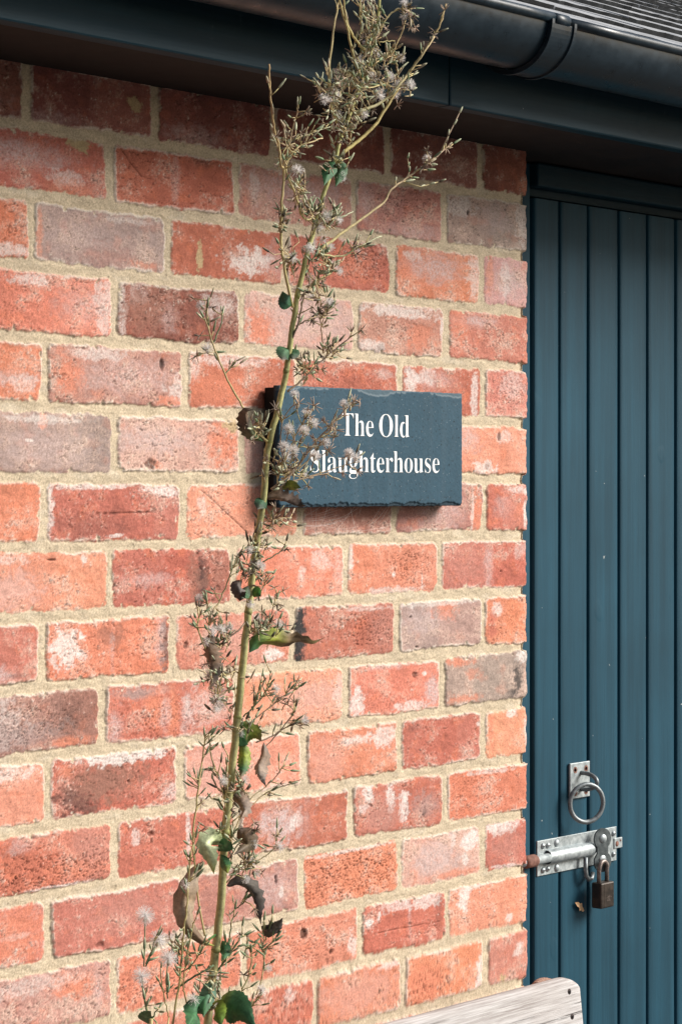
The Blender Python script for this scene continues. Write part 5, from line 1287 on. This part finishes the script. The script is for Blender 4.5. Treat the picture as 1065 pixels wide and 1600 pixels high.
leaf([(340, 1530), (330, 1545), (320, 1570), (318, 1590)], .009, [LEAF_G, (.06, .12, .08), LEAF_G, LEAF_G], .4, .2, -.03, .12)
leaf([(347, 1470), (352, 1485), (350, 1500)], .006, [LEAF_G, (.05, .13, .06), LEAF_G], .3, .1, -.02, .1)
leaf([(338, 1462), (332, 1466), (322, 1470)], .0035, [LEAF_G, (.07, .16, .04), LEAF_G], .3, .1, -.03, .05)
# lower leaves nearer the ground, below the picture
for q in range(6):
    z = .2 + q * .12; c = base_pt.lerp(root_top, z / root_top.z)
    v = Vector((math.cos(q * 2.4), math.sin(q * 2.4) * .5 - .2, -.15))
    mb = MB(); n = 12; vs = []; fs = []; cl = []
    sd_ = v.cross(Vector((0, 0, 1))).normalized()
    for i in range(n + 1):
        t_ = i / n; p = c + v * (.14 * t_) - Vector((0, 0, .08 * t_ * t_)); w_ = .02 * math.sin(math.pi * t_ ** .8) + .0005
        for k in (-1, -.5, 0, .5, 1): vs.append(p + sd_ * (w_ * k) + Vector((0, 0, abs(k) * w_ * .3))); cl.append(lerp(LEAF_G, LEAF_B, prng.random() * .3))
    for i in range(n):
        for k in range(4): a = i * 5 + k; fs.append((a, a + 1, a + 6, a + 5))
    mb.add(vs, fs, 0, cl); mb.build('leaf', M['plant'], plant)

# a scrap of dead leaf caught on the door
dl = MB(); c = dpt(905, 1417, .003); vs = []; fs = []
for i in range(7):
    t_ = i / 6; x = c.x - .012 + .024 * t_; z = c.z + .008 - .016 * t_; w_ = .0042 * math.sin(math.pi * (t_ * .9 + .06)) * (1 + .35 * math.sin(i * 2.6))
    for k in (-1, 0, 1): vs.append((x + k * w_ * .5, c.y - .0012 * abs(k) - .0015 * math.sin(t_ * 5), z + k * w_))
for i in range(6):
    for k in range(2): a = i * 3 + k; fs.append((a, a + 1, a + 4, a + 3))
b0 = len(vs); vs2 = vs + [(v[0], v[1] + .0005, v[2]) for v in vs]; fs += [tuple(reversed([q + b0 for q in f_])) for f_ in fs]
dl.add(vs2, fs, 0, (.70, .44, .24)); o = dl.build('dead_leaf', M['plant']); tag(o, 'tiny scrap of orange brown dead leaf stuck to the door boards', 'leaf')

# cobweb threads under the sign
cw = MB(); crng = random.Random(5)
for q in range(22):
    a = Vector((sx0 + (sx1 - sx0) * crng.uniform(.02, .62), SY + crng.uniform(.003, .012), sz0 + .002))
    b2 = Vector((a.x + crng.uniform(-.06, .06), -.0005 - crng.uniform(0, .004), sz0 - crng.uniform(.006, .045)))
    mid = a.lerp(b2, .5) - Vector((0, 0, crng.uniform(.0, .006)))
    cw.tube(smooth_path([a, mid, b2], 4), .00011, 4, 0, (1, 1, 1))
for q in range(10):
    a = Vector((sx0 + (sx1 - sx0) * crng.uniform(.05, .4), -.003 - crng.uniform(0, .01), sz0 - crng.uniform(.008, .03)))
    b2 = a + Vector((crng.uniform(.03, .10), crng.uniform(-.003, .003), crng.uniform(-.012, .012)))
    cw.tube(smooth_path([a, a.lerp(b2, .5) - Vector((0, 0, .003)), b2], 4), .00010, 4, 0, (1, 1, 1))
o = cw.build('cobweb', M['hair']); tag(o, 'faint pale cobweb threads hanging below the slate sign', 'cobweb')
